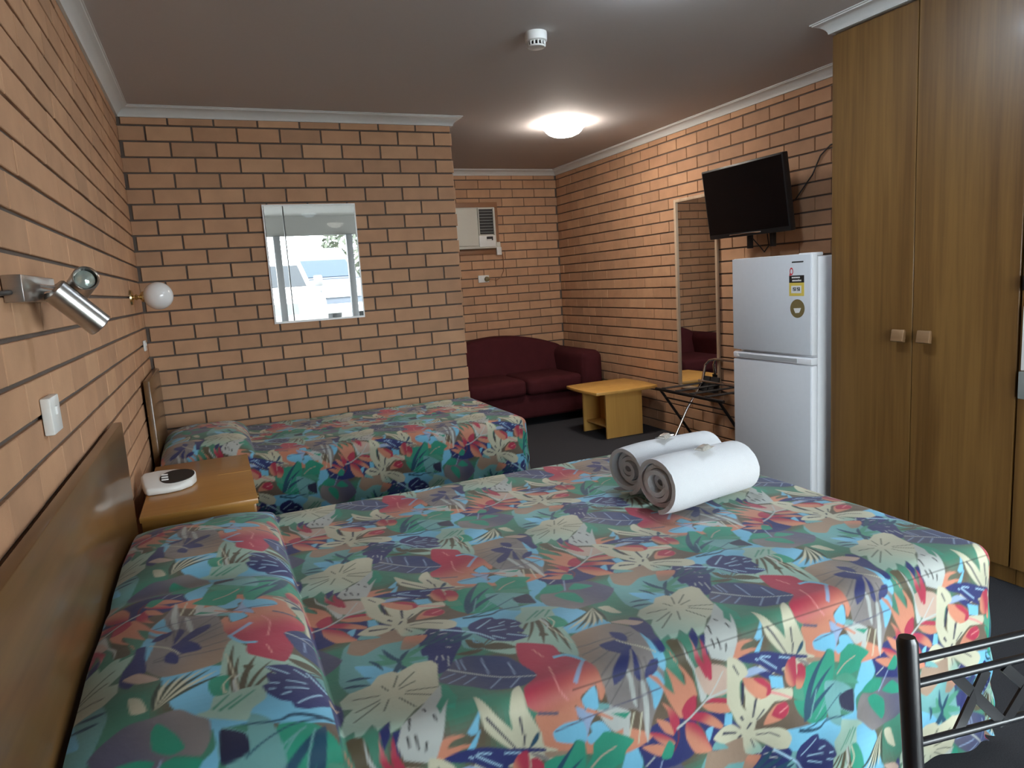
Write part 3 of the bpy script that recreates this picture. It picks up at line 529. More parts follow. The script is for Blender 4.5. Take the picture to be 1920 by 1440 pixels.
# ------------------------------------------------------------------ bedspread print: a drawn repeat of leaves and flowers
MOTIFS = json.loads('''[{"t":"p","c":"sky","p":[[548,-297],[634,-300],[700,-319],[763,-324],[789,-352],[829,-407],[845,-525],[689,-468],[549,-417],[507,-336],[478,-288]],"h":0},{"t":"p","c":"teal","p":[[-304,333],[-209,293],[-186,192],[-219,112],[-260,105],[-297,141],[-351,99],[-382,173],[-351,304]],"h":0},{"t":"p","c":"sky","p":[[-343,220],[-286,188],[-261,148],[-304,112],[-315,101],[-335,178]],"h":0},{"t":"p","c":"teal","p":[[-104,255],[17,209],[21,137],[-68,138],[-123,176]],"h":0},{"t":"p","c":"tan","p":[[-305,373],[-222,345],[-211,271],[-273,277],[-320,254],[-347,284]],"h":0},{"t":"p","c":"slate","p":[[783,-286],[824,-299],[850,-262],[898,-260],[949,-346],[901,-391],[858,-391],[816,-392],[789,-365],[768,-346],[768,-309]],"h":0,"d":"grey","g":[[898,-289],[776,-332]]},{"t":"p","c":"navy","p":[[801,-184],[890,-167],[958,-194],[947,-266],[893,-275],[823,-254],[818,-229]],"h":0},{"t":"p","c":"sky","p":[[774,-224],[786,-190],[801,-186],[818,-237],[803,-264],[767,-285],[760,-299],[765,-339],[745,-332],[752,-285],[762,-260]],"h":0},{"t":"p","c":"orange","p":[[-63,-68],[-55,-99],[-50,-134],[-18,-157],[123,-206],[192,-193],[135,-154],[102,-152],[50,-146],[27,-105],[20,-74],[-21,-48]],"h":0},{"t":"p","c":"grey","p":[[54,71],[101,105],[189,108],[223,64],[228,17],[226,-42],[223,-109],[197,-152],[181,-190],[165,-133],[140,-117],[121,-128],[96,-98],[86,-57],[73,3]],"h":0,"d":"tan","g":[[163,-9],[79,64]]},{"t":"s","c":"dgrey","p":[[209,50],[69,59]],"w":2.2,"v":2.2},{"t":"s","c":"dgrey","p":[[209,50],[78,30]],"w":2.2,"v":2.2},{"t":"s","c":"dgrey","p":[[209,43],[76,-5]],"w":2.2,"v":2.2},{"t":"s","c":"dgrey","p":[[188,29],[76,-41]],"w":2.2,"v":2.2},{"t":"s","c":"dgrey","p":[[162,6],[84,-60]],"w":2.2,"v":2.2},{"t":"s","c":"dgrey","p":[[163,-15],[96,-96]],"w":2.2,"v":2.2},{"t":"s","c":"dgrey","p":[[172,-14],[161,-124]],"w":2.2,"v":2.2},{"t":"s","c":"dgrey","p":[[190,-24],[186,-145]],"w":2.2,"v":2.2},{"t":"s","c":"dgrey","p":[[177,-17],[177,-95]],"w":2.2,"v":2.2},{"t":"p","c":"pale","p":[[140,-44],[147,-39],[153,-64],[158,-119],[148,-103]],"h":0},{"t":"p","c":"pale","p":[[169,-69],[178,-72],[187,-132],[180,-203],[174,-179],[174,-128]],"h":0},{"t":"p","c":"sky","p":[[182,-63],[209,-58],[226,-86],[217,-118],[200,-139],[194,-100]],"h":0},{"t":"p","c":"sky","p":[[223,42],[235,-30],[227,-63],[210,-36]],"h":0},{"t":"p","c":"pale","p":[[128,-130],[139,-130],[134,-175],[120,-166]],"h":0},{"t":"s","c":"cream","p":[[150,-127],[134,-175]],"w":4,"v":1},{"t":"s","c":"cream","p":[[168,-133],[156,-197]],"w":4,"v":1},{"t":"p","c":"pale","p":[[68,-97],[96,-96],[140,-122],[139,-137],[128,-150],[102,-152],[89,-137],[78,-120]],"h":0},{"t":"p","c":"teal","p":[[69,-83],[95,-93],[92,-102],[67,-96]],"h":0},{"t":"p","c":"green","p":[[97,-113],[141,-124],[128,-133]],"h":1},{"t":"p","c":"mint","p":[[60,252],[-36,180],[-88,152],[-48,105],[25,87],[69,31],[86,76],[95,185]],"h":0},{"t":"l","c":"olive","p":[[62,244],[-85,159]],"w":9},{"t":"l","c":"olive","p":[[62,244],[-31,139]],"w":7},{"t":"l","c":"olive","p":[[62,244],[0,126]],"w":8},{"t":"l","c":"olive","p":[[62,244],[28,102]],"w":13},{"t":"l","c":"olive","p":[[62,244],[58,92]],"w":10},{"t":"l","c":"olive","p":[[62,244],[66,48]],"w":12},{"t":"s","c":"cream","p":[[61,241],[70,154],[82,78]],"w":3,"v":1},{"t":"p","c":"indigo","p":[[-207,93],[-166,139],[-133,147],[-104,134],[-58,101],[-41,61],[-30,14],[-62,-3],[-93,-1],[-127,12],[-156,40],[-193,70]],"h":0,"d":"slate","g":[[-95,73],[-203,88]]},{"t":"s","c":"pale","p":[[-178,123],[-139,85],[-91,43],[-31,13]],"w":5,"v":2},{"t":"s","c":"lilac","p":[[-152,148],[-155,110]],"w":1.8,"v":1.8},{"t":"s","c":"lilac","p":[[-143,143],[-146,102]],"w":1.8,"v":1.8},{"t":"s","c":"lilac","p":[[-105,124],[-110,66]],"w":1.8,"v":1.8},{"t":"s","c":"lilac","p":[[-62,83],[-66,38]],"w":1.8,"v":1.8},{"t":"s","c":"lilac","p":[[-168,102],[-200,95]],"w":1.8,"v":1.8},{"t":"s","c":"lilac","p":[[-150,86],[-192,72]],"w":1.8,"v":1.8},{"t":"s","c":"lilac","p":[[-135,71],[-166,55]],"w":1.8,"v":1.8},{"t":"s","c":"lilac","p":[[-94,42],[-126,18]],"w":1.8,"v":1.8},{"t":"s","c":"lilac","p":[[-61,26],[-92,2]],"w":1.8,"v":1.8},{"t":"p","c":"navy","p":[[-208,270],[-166,288],[-132,280],[-101,254],[-123,191],[-139,171],[-172,127],[-197,116],[-205,158],[-199,189],[-209,194],[-202,243]],"h":0},{"t":"s","c":"pale","p":[[-171,264],[-140,262]],"w":2.4,"v":1},{"t":"s","c":"pale","p":[[-169,254],[-136,247]],"w":2.4,"v":1},{"t":"s","c":"pale","p":[[-192,266],[-169,285]],"w":2.4,"v":1},{"t":"s","c":"pale","p":[[-146,226],[-135,212]],"w":2.4,"v":1},{"t":"s","c":"pale","p":[[-155,198],[-146,191]],"w":2.4,"v":1},{"t":"s","c":"pale","p":[[-188,165],[-181,178]],"w":2.4,"v":1},{"t":"s","c":"pale","p":[[-171,176],[-174,157]],"w":2.4,"v":1},{"t":"s","c":"pale","p":[[-161,167],[-171,132]],"w":2.4,"v":1},{"t":"l","c":"mgreen","p":[[-256,194],[-291,244]],"w":16},{"t":"l","c":"mgreen","p":[[-256,194],[-317,222]],"w":18},{"t":"l","c":"dteal","p":[[-256,194],[-292,141]],"w":12},{"t":"l","c":"dteal","p":[[-256,194],[-262,133]],"w":12},{"t":"l","c":"mgreen","p":[[-256,194],[-232,150]],"w":16},{"t":"l","c":"mgreen","p":[[-256,194],[-198,181]],"w":16},{"t":"l","c":"mgreen","p":[[-256,194],[-182,228]],"w":14},{"t":"l","c":"dteal","p":[[-256,194],[-226,229]],"w":10},{"t":"l","c":"dteal","p":[[-256,194],[-277,261]],"w":12},{"t":"p","c":"olive","p":[[-197,141],[-196,130],[-222,101],[-239,77],[-233,102],[-215,129]],"h":0},{"t":"l","c":"olive","p":[[-84,154],[-111,202]],"w":26},{"t":"l","c":"olive","p":[[-89,157],[-25,120]],"w":26},{"t":"l","c":"olive","p":[[-88,149],[-148,164]],"w":14},{"t":"s","c":"olive","p":[[-84,163],[-48,188],[-8,195]],"w":4,"v":4},{"t":"s","c":"sky","p":[[-94,199],[-96,183],[-87,175]],"w":3,"v":3},{"t":"p","c":"green","p":[[-242,66],[-213,75],[-196,68],[-192,18],[-206,-10],[-235,5],[-242,21]],"h":1},{"t":"p","c":"pale","p":[[-233,90],[-214,73],[-240,67]],"h":1},{"t":"p","c":"cream","p":[[263,110],[283,131],[327,140],[348,164],[376,166],[385,156],[425,175],[458,170],[466,150],[457,122],[445,74],[429,45],[384,22],[349,-12],[327,-19],[334,8],[308,-7],[304,14],[286,-5],[268,-13],[271,7],[245,-3],[251,22],[263,57],[282,78],[264,84]],"h":1,"d":"mint","g":[[373,117],[259,3]]},{"t":"s","c":"dgreen","p":[[336,100],[286,108]],"w":2.4,"v":1},{"t":"s","c":"dgreen","p":[[354,106],[345,129]],"w":2.4,"v":1},{"t":"s","c":"dgreen","p":[[365,111],[383,148]],"w":2.4,"v":1},{"t":"s","c":"dgreen","p":[[375,110],[417,146]],"w":2.4,"v":1},{"t":"s","c":"dgreen","p":[[373,101],[410,113]],"w":2.4,"v":1},{"t":"s","c":"dgreen","p":[[384,88],[445,70]],"w":2.4,"v":1},{"t":"s","c":"dgreen","p":[[379,81],[429,47]],"w":2.4,"v":1},{"t":"s","c":"dgreen","p":[[367,75],[387,28]],"w":2.4,"v":1},{"t":"s","c":"dgreen","p":[[349,80],[331,45]],"w":2.4,"v":1},{"t":"s","c":"dgreen","p":[[332,77],[275,34]],"w":2.4,"v":1},{"t":"s","c":"dgreen","p":[[334,86],[283,65]],"w":2.4,"v":1},{"t":"l","c":"dteal","p":[[393,215],[397,173]],"w":9},{"t":"l","c":"dteal","p":[[342,225],[361,175]],"w":9},{"t":"l","c":"dteal","p":[[285,175],[338,161]],"w":9},{"t":"l","c":"dteal","p":[[275,154],[329,139]],"w":9},{"t":"p","c":"pale","p":[[349,-12],[390,18],[449,76],[438,35],[419,9],[421,-12],[447,23],[431,-10],[415,-50],[400,-85],[384,-87],[343,-69],[334,-40]],"h":1},{"t":"s","c":"black","p":[[354,-32],[355,-51]],"w":5,"v":2.5},{"t":"s","c":"black","p":[[368,-33],[370,-59]],"w":5,"v":2.5},{"t":"s","c":"black","p":[[385,-49],[382,-66]],"w":5,"v":2.5},{"t":"s","c":"black","p":[[396,15],[398,3]],"w":5,"v":2.5},{"t":"s","c":"black","p":[[408,-8],[411,-22]],"w":5,"v":2.5},{"t":"s","c":"black","p":[[367,0],[360,-23]],"w":5,"v":2.5},{"t":"p","c":"navy","p":[[333,9],[327,-22],[310,-44],[309,-11]],"h":1},{"t":"p","c":"navy","p":[[332,-18],[346,-18],[334,-40],[338,-62],[322,-44]],"h":1},{"t":"p","c":"navy","p":[[244,112],[263,93],[261,54],[246,18],[243,-24],[226,-24],[224,23],[220,75]],"h":0},{"t":"p","c":"sky","p":[[498,-17],[483,-46],[479,-63],[466,-64],[459,-56],[473,-43]],"h":1},{"t":"p","c":"orange","p":[[456,-59],[432,-53],[413,-55],[403,-77],[400,-85],[419,-92],[447,-84],[479,-84],[449,-76],[421,-73],[430,-63]],"h":0},{"t":"p","c":"cream","p":[[-165,5],[-138,-43],[-110,-80],[-97,-111],[-99,-129],[-132,-100],[-164,-57]],"h":0},{"t":"p","c":"cream","p":[[-75,-1],[-94,-10],[-112,-46],[-107,-90],[-91,-128],[-76,-112],[-55,-101],[-66,-75],[-77,-47]],"h":0},{"t":"p","c":"cream","p":[[-191,-127],[-167,-108],[-133,-112],[-95,-132],[-89,-154],[-114,-152],[-150,-152]],"h":0},{"t":"p","c":"cream","p":[[-95,-130],[-75,-108],[-53,-101],[-48,-132],[-22,-148],[-27,-165],[-78,-151]],"h":0},{"t":"p","c":"cream","p":[[-99,-129],[-77,-140],[-80,-176],[-115,-159]],"h":0},{"t":"s","c":"dindigo","p":[[-157,-42],[-103,-122]],"w":5,"v":2},{"t":"s","c":"dindigo","p":[[-94,-59],[-89,-96]],"w":5,"v":2},{"t":"s","c":"dindigo","p":[[-165,-127],[-127,-124]],"w":5,"v":2},{"t":"s","c":"dindigo","p":[[-157,-148],[-103,-145]],"w":5,"v":2},{"t":"s","c":"dindigo","p":[[-86,-97],[-89,-121]],"w":5,"v":2},{"t":"l","c":"dteal","p":[[-57,-100],[-79,-129]],"w":11},{"t":"l","c":"grey","p":[[-77,-140],[-31,-175]],"w":8},{"t":"p","c":"sky","p":[[-171,-58],[-181,-86],[-194,-103],[-204,-99],[-193,-82]],"h":0},{"t":"p","c":"crimson","p":[[-20,135],[38,98],[45,79],[43,50],[72,20],[76,8],[83,-12],[85,-46],[88,-64],[80,-80],[73,-73],[69,-46],[38,-56],[34,-64],[41,-87],[20,-72],[19,-95],[-20,-71],[-56,-62],[-76,-44],[-70,-11],[-30,15],[-42,69]],"h":0,"d":"orange","g":[[-12,7],[19,-88]]},{"t":"s","c":"pink","p":[[2,28],[-6,-29],[8,-59]],"w":3.5,"v":1.5},{"t":"s","c":"pink","p":[[-1,99],[7,62]],"w":2.5,"v":1},{"t":"s","c":"sky","p":[[24,52],[51,47],[70,21],[72,10]],"w":8,"v":7},{"t":"s","c":"lilac","p":[[71,14],[53,-5],[30,-32]],"w":7,"v":9},{"t":"s","c":"slate","p":[[-57,-64],[-15,-77]],"w":6,"v":6},{"t":"p","c":"lilac","p":[[22,-75],[43,-88],[66,-100],[52,-118],[39,-155],[26,-159],[35,-108],[26,-97]],"h":0},{"t":"p","c":"sky","p":[[36,-64],[66,-47],[72,-84],[67,-95],[45,-88]],"h":0},{"t":"p","c":"sky","p":[[-29,-111],[-6,-101],[32,-105],[42,-132],[38,-151],[6,-145],[-23,-131]],"h":0},{"t":"p","c":"sky","p":[[51,-125],[60,-119],[77,-123],[89,-139],[107,-168],[91,-171],[72,-169],[58,-155]],"h":0},{"t":"s","c":"orange","p":[[44,-88],[73,-106],[101,-126]],"w":8,"v":5},{"t":"s","c":"slate","p":[[-25,-111],[28,-106],[70,-103],[141,-101],[218,-96]],"w":1.8,"v":1.8},{"t":"p","c":"navy","p":[[125,42],[146,43],[170,36],[180,5],[159,-7],[145,0],[130,20]],"h":0},{"t":"p","c":"navy","p":[[170,-2],[148,-4],[117,-28],[108,-44],[110,-58],[129,-52],[142,-41]],"h":0},{"t":"p","c":"navy","p":[[176,1],[175,-25],[172,-44],[168,-67],[156,-49]],"h":0},{"t":"p","c":"navy","p":[[218,-37],[202,-34],[183,-48],[180,-64],[197,-63],[210,-55]],"h":0},{"t":"p","c":"navy","p":[[168,73],[188,58],[190,38],[179,24],[164,50]],"h":0},{"t":"p","c":"navy","p":[[240,55],[248,31],[240,-15],[230,-2]],"h":0},{"t":"s","c":"cream","p":[[164,39],[183,9],[220,-23]],"w":2.5,"v":2.5},{"t":"p","c":"olive","p":[[252,-11],[281,-11],[290,-54],[298,-101],[306,-170],[287,-139],[266,-74]],"h":0},{"t":"p","c":"navy","p":[[306,-179],[338,-191],[376,-205],[420,-259],[377,-279],[372,-289],[336,-276],[324,-233],[309,-206]],"h":0},{"t":"p","c":"sky","p":[[376,-203],[393,-210],[395,-238],[372,-232]],"h":1},{"t":"p","c":"sky","p":[[337,-224],[345,-227],[332,-255],[325,-231]],"h":0},{"t":"p","c":"teal","p":[[340,-277],[348,-262],[373,-276],[387,-294]],"h":0},{"t":"p","c":"pale","p":[[281,-11],[286,-46],[301,-78],[323,-123],[329,-152],[316,-161],[307,-125],[299,-86],[282,-52]],"h":0},{"t":"p","c":"blush","p":[[301,-81],[341,-81],[383,-102],[382,-158],[351,-159],[323,-140]],"h":0},{"t":"p","c":"orange","p":[[246,-22],[253,-49],[274,-73],[296,-107],[305,-141],[298,-167],[270,-178],[254,-136],[242,-91],[230,-57],[249,-78],[276,-110],[275,-87],[262,-65]],"h":0},{"t":"p","c":"orange","p":[[187,-61],[209,-71],[229,-101],[256,-130],[270,-176],[259,-176],[237,-136],[218,-96]],"h":0},{"t":"p","c":"crimson","p":[[299,-138],[304,-164],[288,-187],[270,-183],[265,-162],[279,-144]],"h":0},{"t":"p","c":"crimson","p":[[218,-130],[240,-149],[255,-171],[258,-189],[238,-209],[235,-185],[231,-154]],"h":0,"d":"orange","g":[[245,-176],[220,-134]]},{"t":"p","c":"orange","p":[[202,-161],[232,-177],[242,-207],[220,-194]],"h":0},{"t":"p","c":"crimson","p":[[286,-190],[302,-181],[328,-189],[354,-210],[370,-230],[363,-236],[337,-221],[309,-203]],"h":0,"d":"orange","g":[[318,-191],[337,-221]]},{"t":"p","c":"crimson","p":[[276,-193],[297,-201],[317,-223],[330,-254],[338,-277],[295,-267],[276,-231],[273,-208]],"h":0,"d":"orange","g":[[309,-215],[288,-238]]},{"t":"p","c":"crimson","p":[[184,-184],[210,-193],[234,-211],[245,-227],[226,-226],[202,-207]],"h":0,"d":"orange","g":[[219,-199],[211,-215]]},{"t":"p","c":"orange","p":[[163,-207],[200,-212],[224,-225],[237,-242],[199,-236]],"h":0},{"t":"p","c":"crimson","p":[[326,-164],[343,-160],[379,-170],[379,-181],[334,-168]],"h":0},{"t":"p","c":"orange","p":[[318,-167],[379,-182],[389,-203],[362,-200],[334,-186]],"h":0},{"t":"p","c":"crimson","p":[[310,-9],[308,-33],[317,-65],[332,-87],[330,-111],[316,-86],[302,-56]],"h":0,"d":"pink","g":[[313,-67],[307,-18]]},{"t":"p","c":"crimson","p":[[329,-24],[333,-56],[343,-81],[343,-116],[334,-113],[328,-86],[321,-58]],"h":0},{"t":"s","c":"pale","p":[[250,-197],[286,-186],[328,-161],[347,-142],[372,-106]],"w":6,"v":3},{"t":"s","c":"pale","p":[[328,-159],[359,-155],[384,-152]],"w":7,"v":5},{"t":"s","c":"dred","p":[[303,-141],[303,-165]],"w":3,"v":3},{"t":"s","c":"dred","p":[[254,-200],[253,-223],[239,-243]],"w":4,"v":4},{"t":"p","c":"navy","p":[[438,-86],[491,-95],[540,-115],[606,-137],[606,-144],[555,-132],[549,-148],[533,-146],[539,-166],[524,-158],[497,-143],[463,-116],[437,-107],[408,-92]],"h":0},{"t":"s","c":"lsky","p":[[470,-104],[520,-144]],"w":3,"v":1},{"t":"s","c":"lsky","p":[[474,-102],[502,-111]],"w":3,"v":1},{"t":"s","c":"lsky","p":[[459,-103],[467,-109]],"w":3,"v":1},{"t":"s","c":"lsky","p":[[526,-119],[560,-131]],"w":3,"v":1},{"t":"s","c":"lsky","p":[[497,-146],[506,-167]],"w":3,"v":1},{"t":"s","c":"lsky","p":[[486,-143],[504,-168]],"w":3,"v":1},{"t":"p","c":"lilac","p":[[437,-121],[461,-121],[493,-141],[463,-138],[445,-138],[424,-136]],"h":0},{"t":"p","c":"navy","p":[[463,-138],[495,-142],[519,-168],[504,-168]],"h":0},{"t":"p","c":"sky","p":[[495,-153],[533,-166],[535,-193],[501,-183],[499,-165]],"h":1},{"t":"p","c":"tan","p":[[606,-144],[660,-160],[653,-165],[615,-160]],"h":0},{"t":"p","c":"mgreen","p":[[564,-200],[596,-210],[596,-242],[564,-226]],"h":0},{"t":"p","c":"green","p":[[606,-167],[629,-161],[653,-165],[672,-142],[691,-152],[694,-179],[687,-225],[675,-251],[663,-306],[606,-297],[578,-268],[564,-232],[596,-242],[596,-217],[601,-190]],"h":0},{"t":"p","c":"green","p":[[706,-188],[711,-161],[735,-145],[765,-157],[801,-184],[781,-200],[771,-223],[736,-228],[702,-218],[692,-207]],"h":0},{"t":"s","c":"blush","p":[[701,-212],[726,-192],[758,-182]],"w":4,"v":3},{"t":"p","c":"teal","p":[[663,-218],[711,-233],[757,-272],[750,-324],[712,-304],[708,-340],[675,-319],[658,-255]],"h":0},{"t":"p","c":"dindigo","p":[[712,-272],[754,-265],[755,-297],[752,-321],[715,-302]],"h":0},{"t":"l","c":"mgreen","p":[[697,-221],[772,-257]],"w":24},{"t":"p","c":"sky","p":[[696,-147],[718,-133],[735,-143],[706,-163]],"h":0},{"t":"l","c":"dteal","p":[[589,-291],[675,-142]],"w":14},{"t":"l","c":"dteal","p":[[589,-291],[650,-165]],"w":11},{"t":"l","c":"dteal","p":[[589,-291],[689,-184]],"w":12},{"t":"l","c":"dteal","p":[[589,-291],[697,-230]],"w":12},{"t":"l","c":"dteal","p":[[589,-291],[634,-188]],"w":9},{"t":"s","c":"teal","p":[[606,-287],[636,-227]],"w":3,"v":1},{"t":"s","c":"teal","p":[[629,-289],[663,-257]],"w":3,"v":1},{"t":"s","c":"teal","p":[[620,-293],[682,-257]],"w":3,"v":1},{"t":"s","c":"dteal","p":[[592,-307],[651,-298],[719,-266]],"w":4,"v":2},{"t":"s","c":"dteal","p":[[573,-305],[634,-320],[663,-313],[720,-320]],"w":9,"v":3},{"t":"p","c":"green","p":[[780,-279],[810,-255],[845,-269],[842,-292],[824,-297]],"h":0},{"t":"p","c":"green","p":[[850,-299],[877,-278],[899,-297],[910,-313],[877,-313]],"h":0},{"t":"p","c":"green","p":[[806,-307],[829,-303],[854,-322],[857,-358],[847,-373],[820,-338]],"h":0},{"t":"p","c":"green","p":[[862,-236],[883,-213],[897,-231],[887,-253],[865,-247]],"h":0},{"t":"s","c":"lilac","p":[[863,-248],[850,-278],[840,-300]],"w":3,"v":3},{"t":"s","c":"pale","p":[[846,-234],[823,-248]],"w":3,"v":1},{"t":"p","c":"crimson","p":[[542,-150],[555,-132],[574,-133],[575,-173],[569,-197],[553,-194],[542,-178]],"h":0,"d":"orange","g":[[564,-162],[544,-168]]},{"t":"p","c":"crimson","p":[[578,-151],[592,-152],[603,-168],[603,-191],[590,-211],[573,-206],[571,-187],[578,-166]],"h":0,"d":"orange","g":[[590,-177],[580,-201]]},{"t":"p","c":"cream","p":[[385,-81],[410,-90],[429,-109],[437,-130],[415,-143],[413,-177],[421,-203],[450,-241],[432,-260],[411,-243],[395,-213],[381,-183],[382,-140]],"h":0},{"t":"p","c":"cream","p":[[420,-144],[442,-177],[459,-197],[463,-229],[450,-245],[429,-209],[427,-179]],"h":0},{"t":"p","c":"cream","p":[[455,-199],[501,-187],[557,-199],[557,-223],[507,-215],[485,-231],[459,-248],[441,-239]],"h":0},{"t":"p","c":"cream","p":[[343,-253],[370,-235],[395,-237],[420,-259],[424,-270],[411,-278],[377,-279]],"h":0},{"t":"p","c":"cream","p":[[428,-267],[476,-270],[518,-282],[545,-299],[554,-319],[543,-340],[515,-337],[475,-306],[441,-279]],"h":0},{"t":"p","c":"cream","p":[[426,-269],[451,-288],[471,-312],[477,-333],[429,-316]],"h":0,"d":"mint","g":[[441,-286],[462,-320]]},{"t":"p","c":"cream","p":[[424,-244],[459,-241],[445,-284],[419,-276]],"h":0},{"t":"s","c":"dindigo","p":[[399,-101],[413,-127]],"w":4,"v":2.4},{"t":"s","c":"dindigo","p":[[458,-196],[450,-238]],"w":7,"v":4.2},{"t":"s","c":"dindigo","p":[[479,-225],[459,-246]],"w":4,"v":2.4},{"t":"s","c":"dindigo","p":[[446,-249],[435,-262]],"w":6,"v":3.5999999999999996},{"t":"s","c":"dindigo","p":[[418,-226],[426,-239]],"w":7,"v":4.2},{"t":"s","c":"dindigo","p":[[422,-273],[412,-277]],"w":6,"v":3.5999999999999996},{"t":"s","c":"dindigo","p":[[422,-145],[419,-198]],"w":9,"v":5.3999999999999995},{"t":"s","c":"dindigo","p":[[369,-250],[409,-264]],"w":7,"v":4.2},{"t":"s","c":"dindigo","p":[[456,-279],[493,-286]],"w":2,"v":1.2},{"t":"s","c":"dindigo","p":[[493,-286],[525,-308]],"w":2.5,"v":1.5},{"t":"s","c":"dindigo","p":[[443,-287],[453,-311]],"w":3,"v":1.7999999999999998},{"t":"p","c":"orange","p":[[422,-136],[449,-143],[477,-153],[497,-171],[501,-191],[490,-199],[472,-201],[451,-187],[430,-162]],"h":0},{"t":"p","c":"crimson","p":[[449,-144],[477,-153],[499,-176],[499,-194],[486,-197],[488,-180],[464,-160]],"h":0},{"t":"p","c":"orange","p":[[476,-261],[485,-242],[507,-223],[532,-223],[548,-241],[545,-257],[529,-264],[502,-264]],"h":0},{"t":"p","c":"crimson","p":[[496,-243],[512,-224],[536,-224],[548,-243],[543,-257],[529,-264],[512,-256]],"h":0},{"t":"s","c":"pink","p":[[518,-245],[545,-237]],"w":4,"v":2},{"t":"s","c":"pink","p":[[499,-192],[525,-204],[557,-223]],"w":6,"v":4},{"t":"p","c":"mint","p":[[712,-326],[768,-350],[789,-367],[768,-370],[759,-403],[733,-399],[713,-404],[693,-403],[678,-402],[676,-367],[700,-349]],"h":0},{"t":"s","c":"mgreen","p":[[753,-361],[715,-388]],"w":6,"v":3},{"t":"s","c":"mgreen","p":[[763,-368],[736,-397]],"w":6,"v":3},{"t":"s","c":"mgreen","p":[[738,-360],[693,-393]],"w":6,"v":3},{"t":"p","c":"green","p":[[738,-402],[761,-404],[769,-431],[765,-458],[734,-454]],"h":0},{"t":"s","c":"pale","p":[[723,-399],[726,-432],[714,-452]],"w":7,"v":3},{"t":"s","c":"cream","p":[[741,-403],[744,-429],[729,-450]],"w":5,"v":2},{"t":"p","c":"navy","p":[[566,-359],[578,-341],[610,-329],[632,-334],[637,-348],[654,-355],[673,-376],[680,-398],[669,-404],[671,-431],[664,-434],[654,-429],[671,-457],[630,-458],[591,-432],[568,-383]],"h":0},{"t":"s","c":"lsky","p":[[582,-372],[627,-343]],"w":4,"v":1.5},{"t":"s","c":"lsky","p":[[603,-382],[644,-384]],"w":4,"v":1.5},{"t":"s","c":"lsky","p":[[605,-396],[639,-405]],"w":4,"v":1.5},{"t":"s","c":"lsky","p":[[634,-373],[651,-368]],"w":4,"v":1.5},{"t":"s","c":"lsky","p":[[659,-386],[671,-387]],"w":4,"v":1.5},{"t":"s","c":"lsky","p":[[601,-417],[622,-442]],"w":4,"v":1.5},{"t":"s","c":"lsky","p":[[632,-425],[669,-456]],"w":4,"v":1.5},{"t":"s","c":"lsky","p":[[651,-399],[669,-404]],"w":4,"v":1.5},{"t":"s","c":"lsky","p":[[509,-336],[545,-363],[577,-392],[601,-434]],"w":6,"v":4},{"t":"p","c":"orange","p":[[434,-324],[477,-341],[464,-359],[433,-374],[412,-366]],"h":0,"d":"tan","g":[[455,-337],[433,-367]]},{"t":"l","c":"dteal","p":[[509,-337],[446,-379]],"w":14},{"t":"l","c":"dteal","p":[[534,-355],[455,-382]],"w":10},{"t":"l","c":"dteal","p":[[559,-372],[488,-387]],"w":10},{"t":"l","c":"dteal","p":[[568,-388],[499,-398]],"w":14},{"t":"l","c":"dgreen","p":[[856,-405],[742,-465]],"w":9},{"t":"l","c":"cream","p":[[856,-405],[752,-479]],"w":9},{"t":"l","c":"dgreen","p":[[856,-405],[762,-491]],"w":9},{"t":"l","c":"cream","p":[[856,-405],[776,-496]],"w":9},{"t":"l","c":"dgreen","p":[[856,-405],[791,-497]],"w":9},{"t":"l","c":"cream","p":[[856,-405],[804,-495]],"w":9},{"t":"l","c":"dgreen","p":[[856,-405],[817,-492]],"w":9},{"t":"l","c":"cream","p":[[856,-405],[831,-490]],"w":9},{"t":"l","c":"dgreen","p":[[856,-405],[844,-491]],"w":9},{"t":"p","c":"cream","p":[[866,-411],[891,-417],[898,-463],[878,-450]],"h":0},{"t":"p","c":"olive","p":[[689,-468],[701,-450],[709,-475]],"h":0},{"t":"p","c":"blush","p":[[849,-493],[885,-497],[913,-526],[886,-531]],"h":0}]''')
TU, TV, PX = .655, .605, .0010
SRGB = dict(navy=(33, 42, 104), indigo=(48, 62, 108), dindigo=(30, 34, 66), slate=(88, 88, 112), grey=(134, 128, 126), dgrey=(104, 99, 100), tan=(156, 132, 112), sky=(118, 190, 222), lsky=(170, 210, 235), lilac=(150, 172, 205),
            teal=(110, 165, 165), dteal=(20, 72, 98), green=(38, 148, 120), mgreen=(74, 150, 124), dgreen=(52, 66, 54), mint=(158, 190, 174), olive=(84, 76, 54), cream=(200, 198, 172), pale=(186, 192, 188), blush=(192, 166, 150),
            crimson=(176, 46, 74), dred=(120, 36, 54), pink=(222, 140, 138), orange=(206, 136, 108), black=(26, 26, 30))
def lin(c): c = np.array(c) / 255.; return np.where(c <= .04045, c / 12.92, ((c + .055) / 1.055) ** 2.4)
def smooth_poly(P, n=6):
    out = []; k = len(P)
    for i in range(k):
        p0, p1, p2, p3 = P[i - 1], P[i], P[(i + 1) % k], P[(i + 2) % k]
        for s_ in range(n):
            a = s_ / n; out.append(.5 * ((2 * p1) + (p2 - p0) * a + (2 * p0 - 5 * p1 + 4 * p2 - p3) * a * a + (3 * p1 - p0 - 3 * p2 + p3) * a ** 3) * .6 + .4 * (p1 + (p2 - p1) * a))
    return np.array(out)
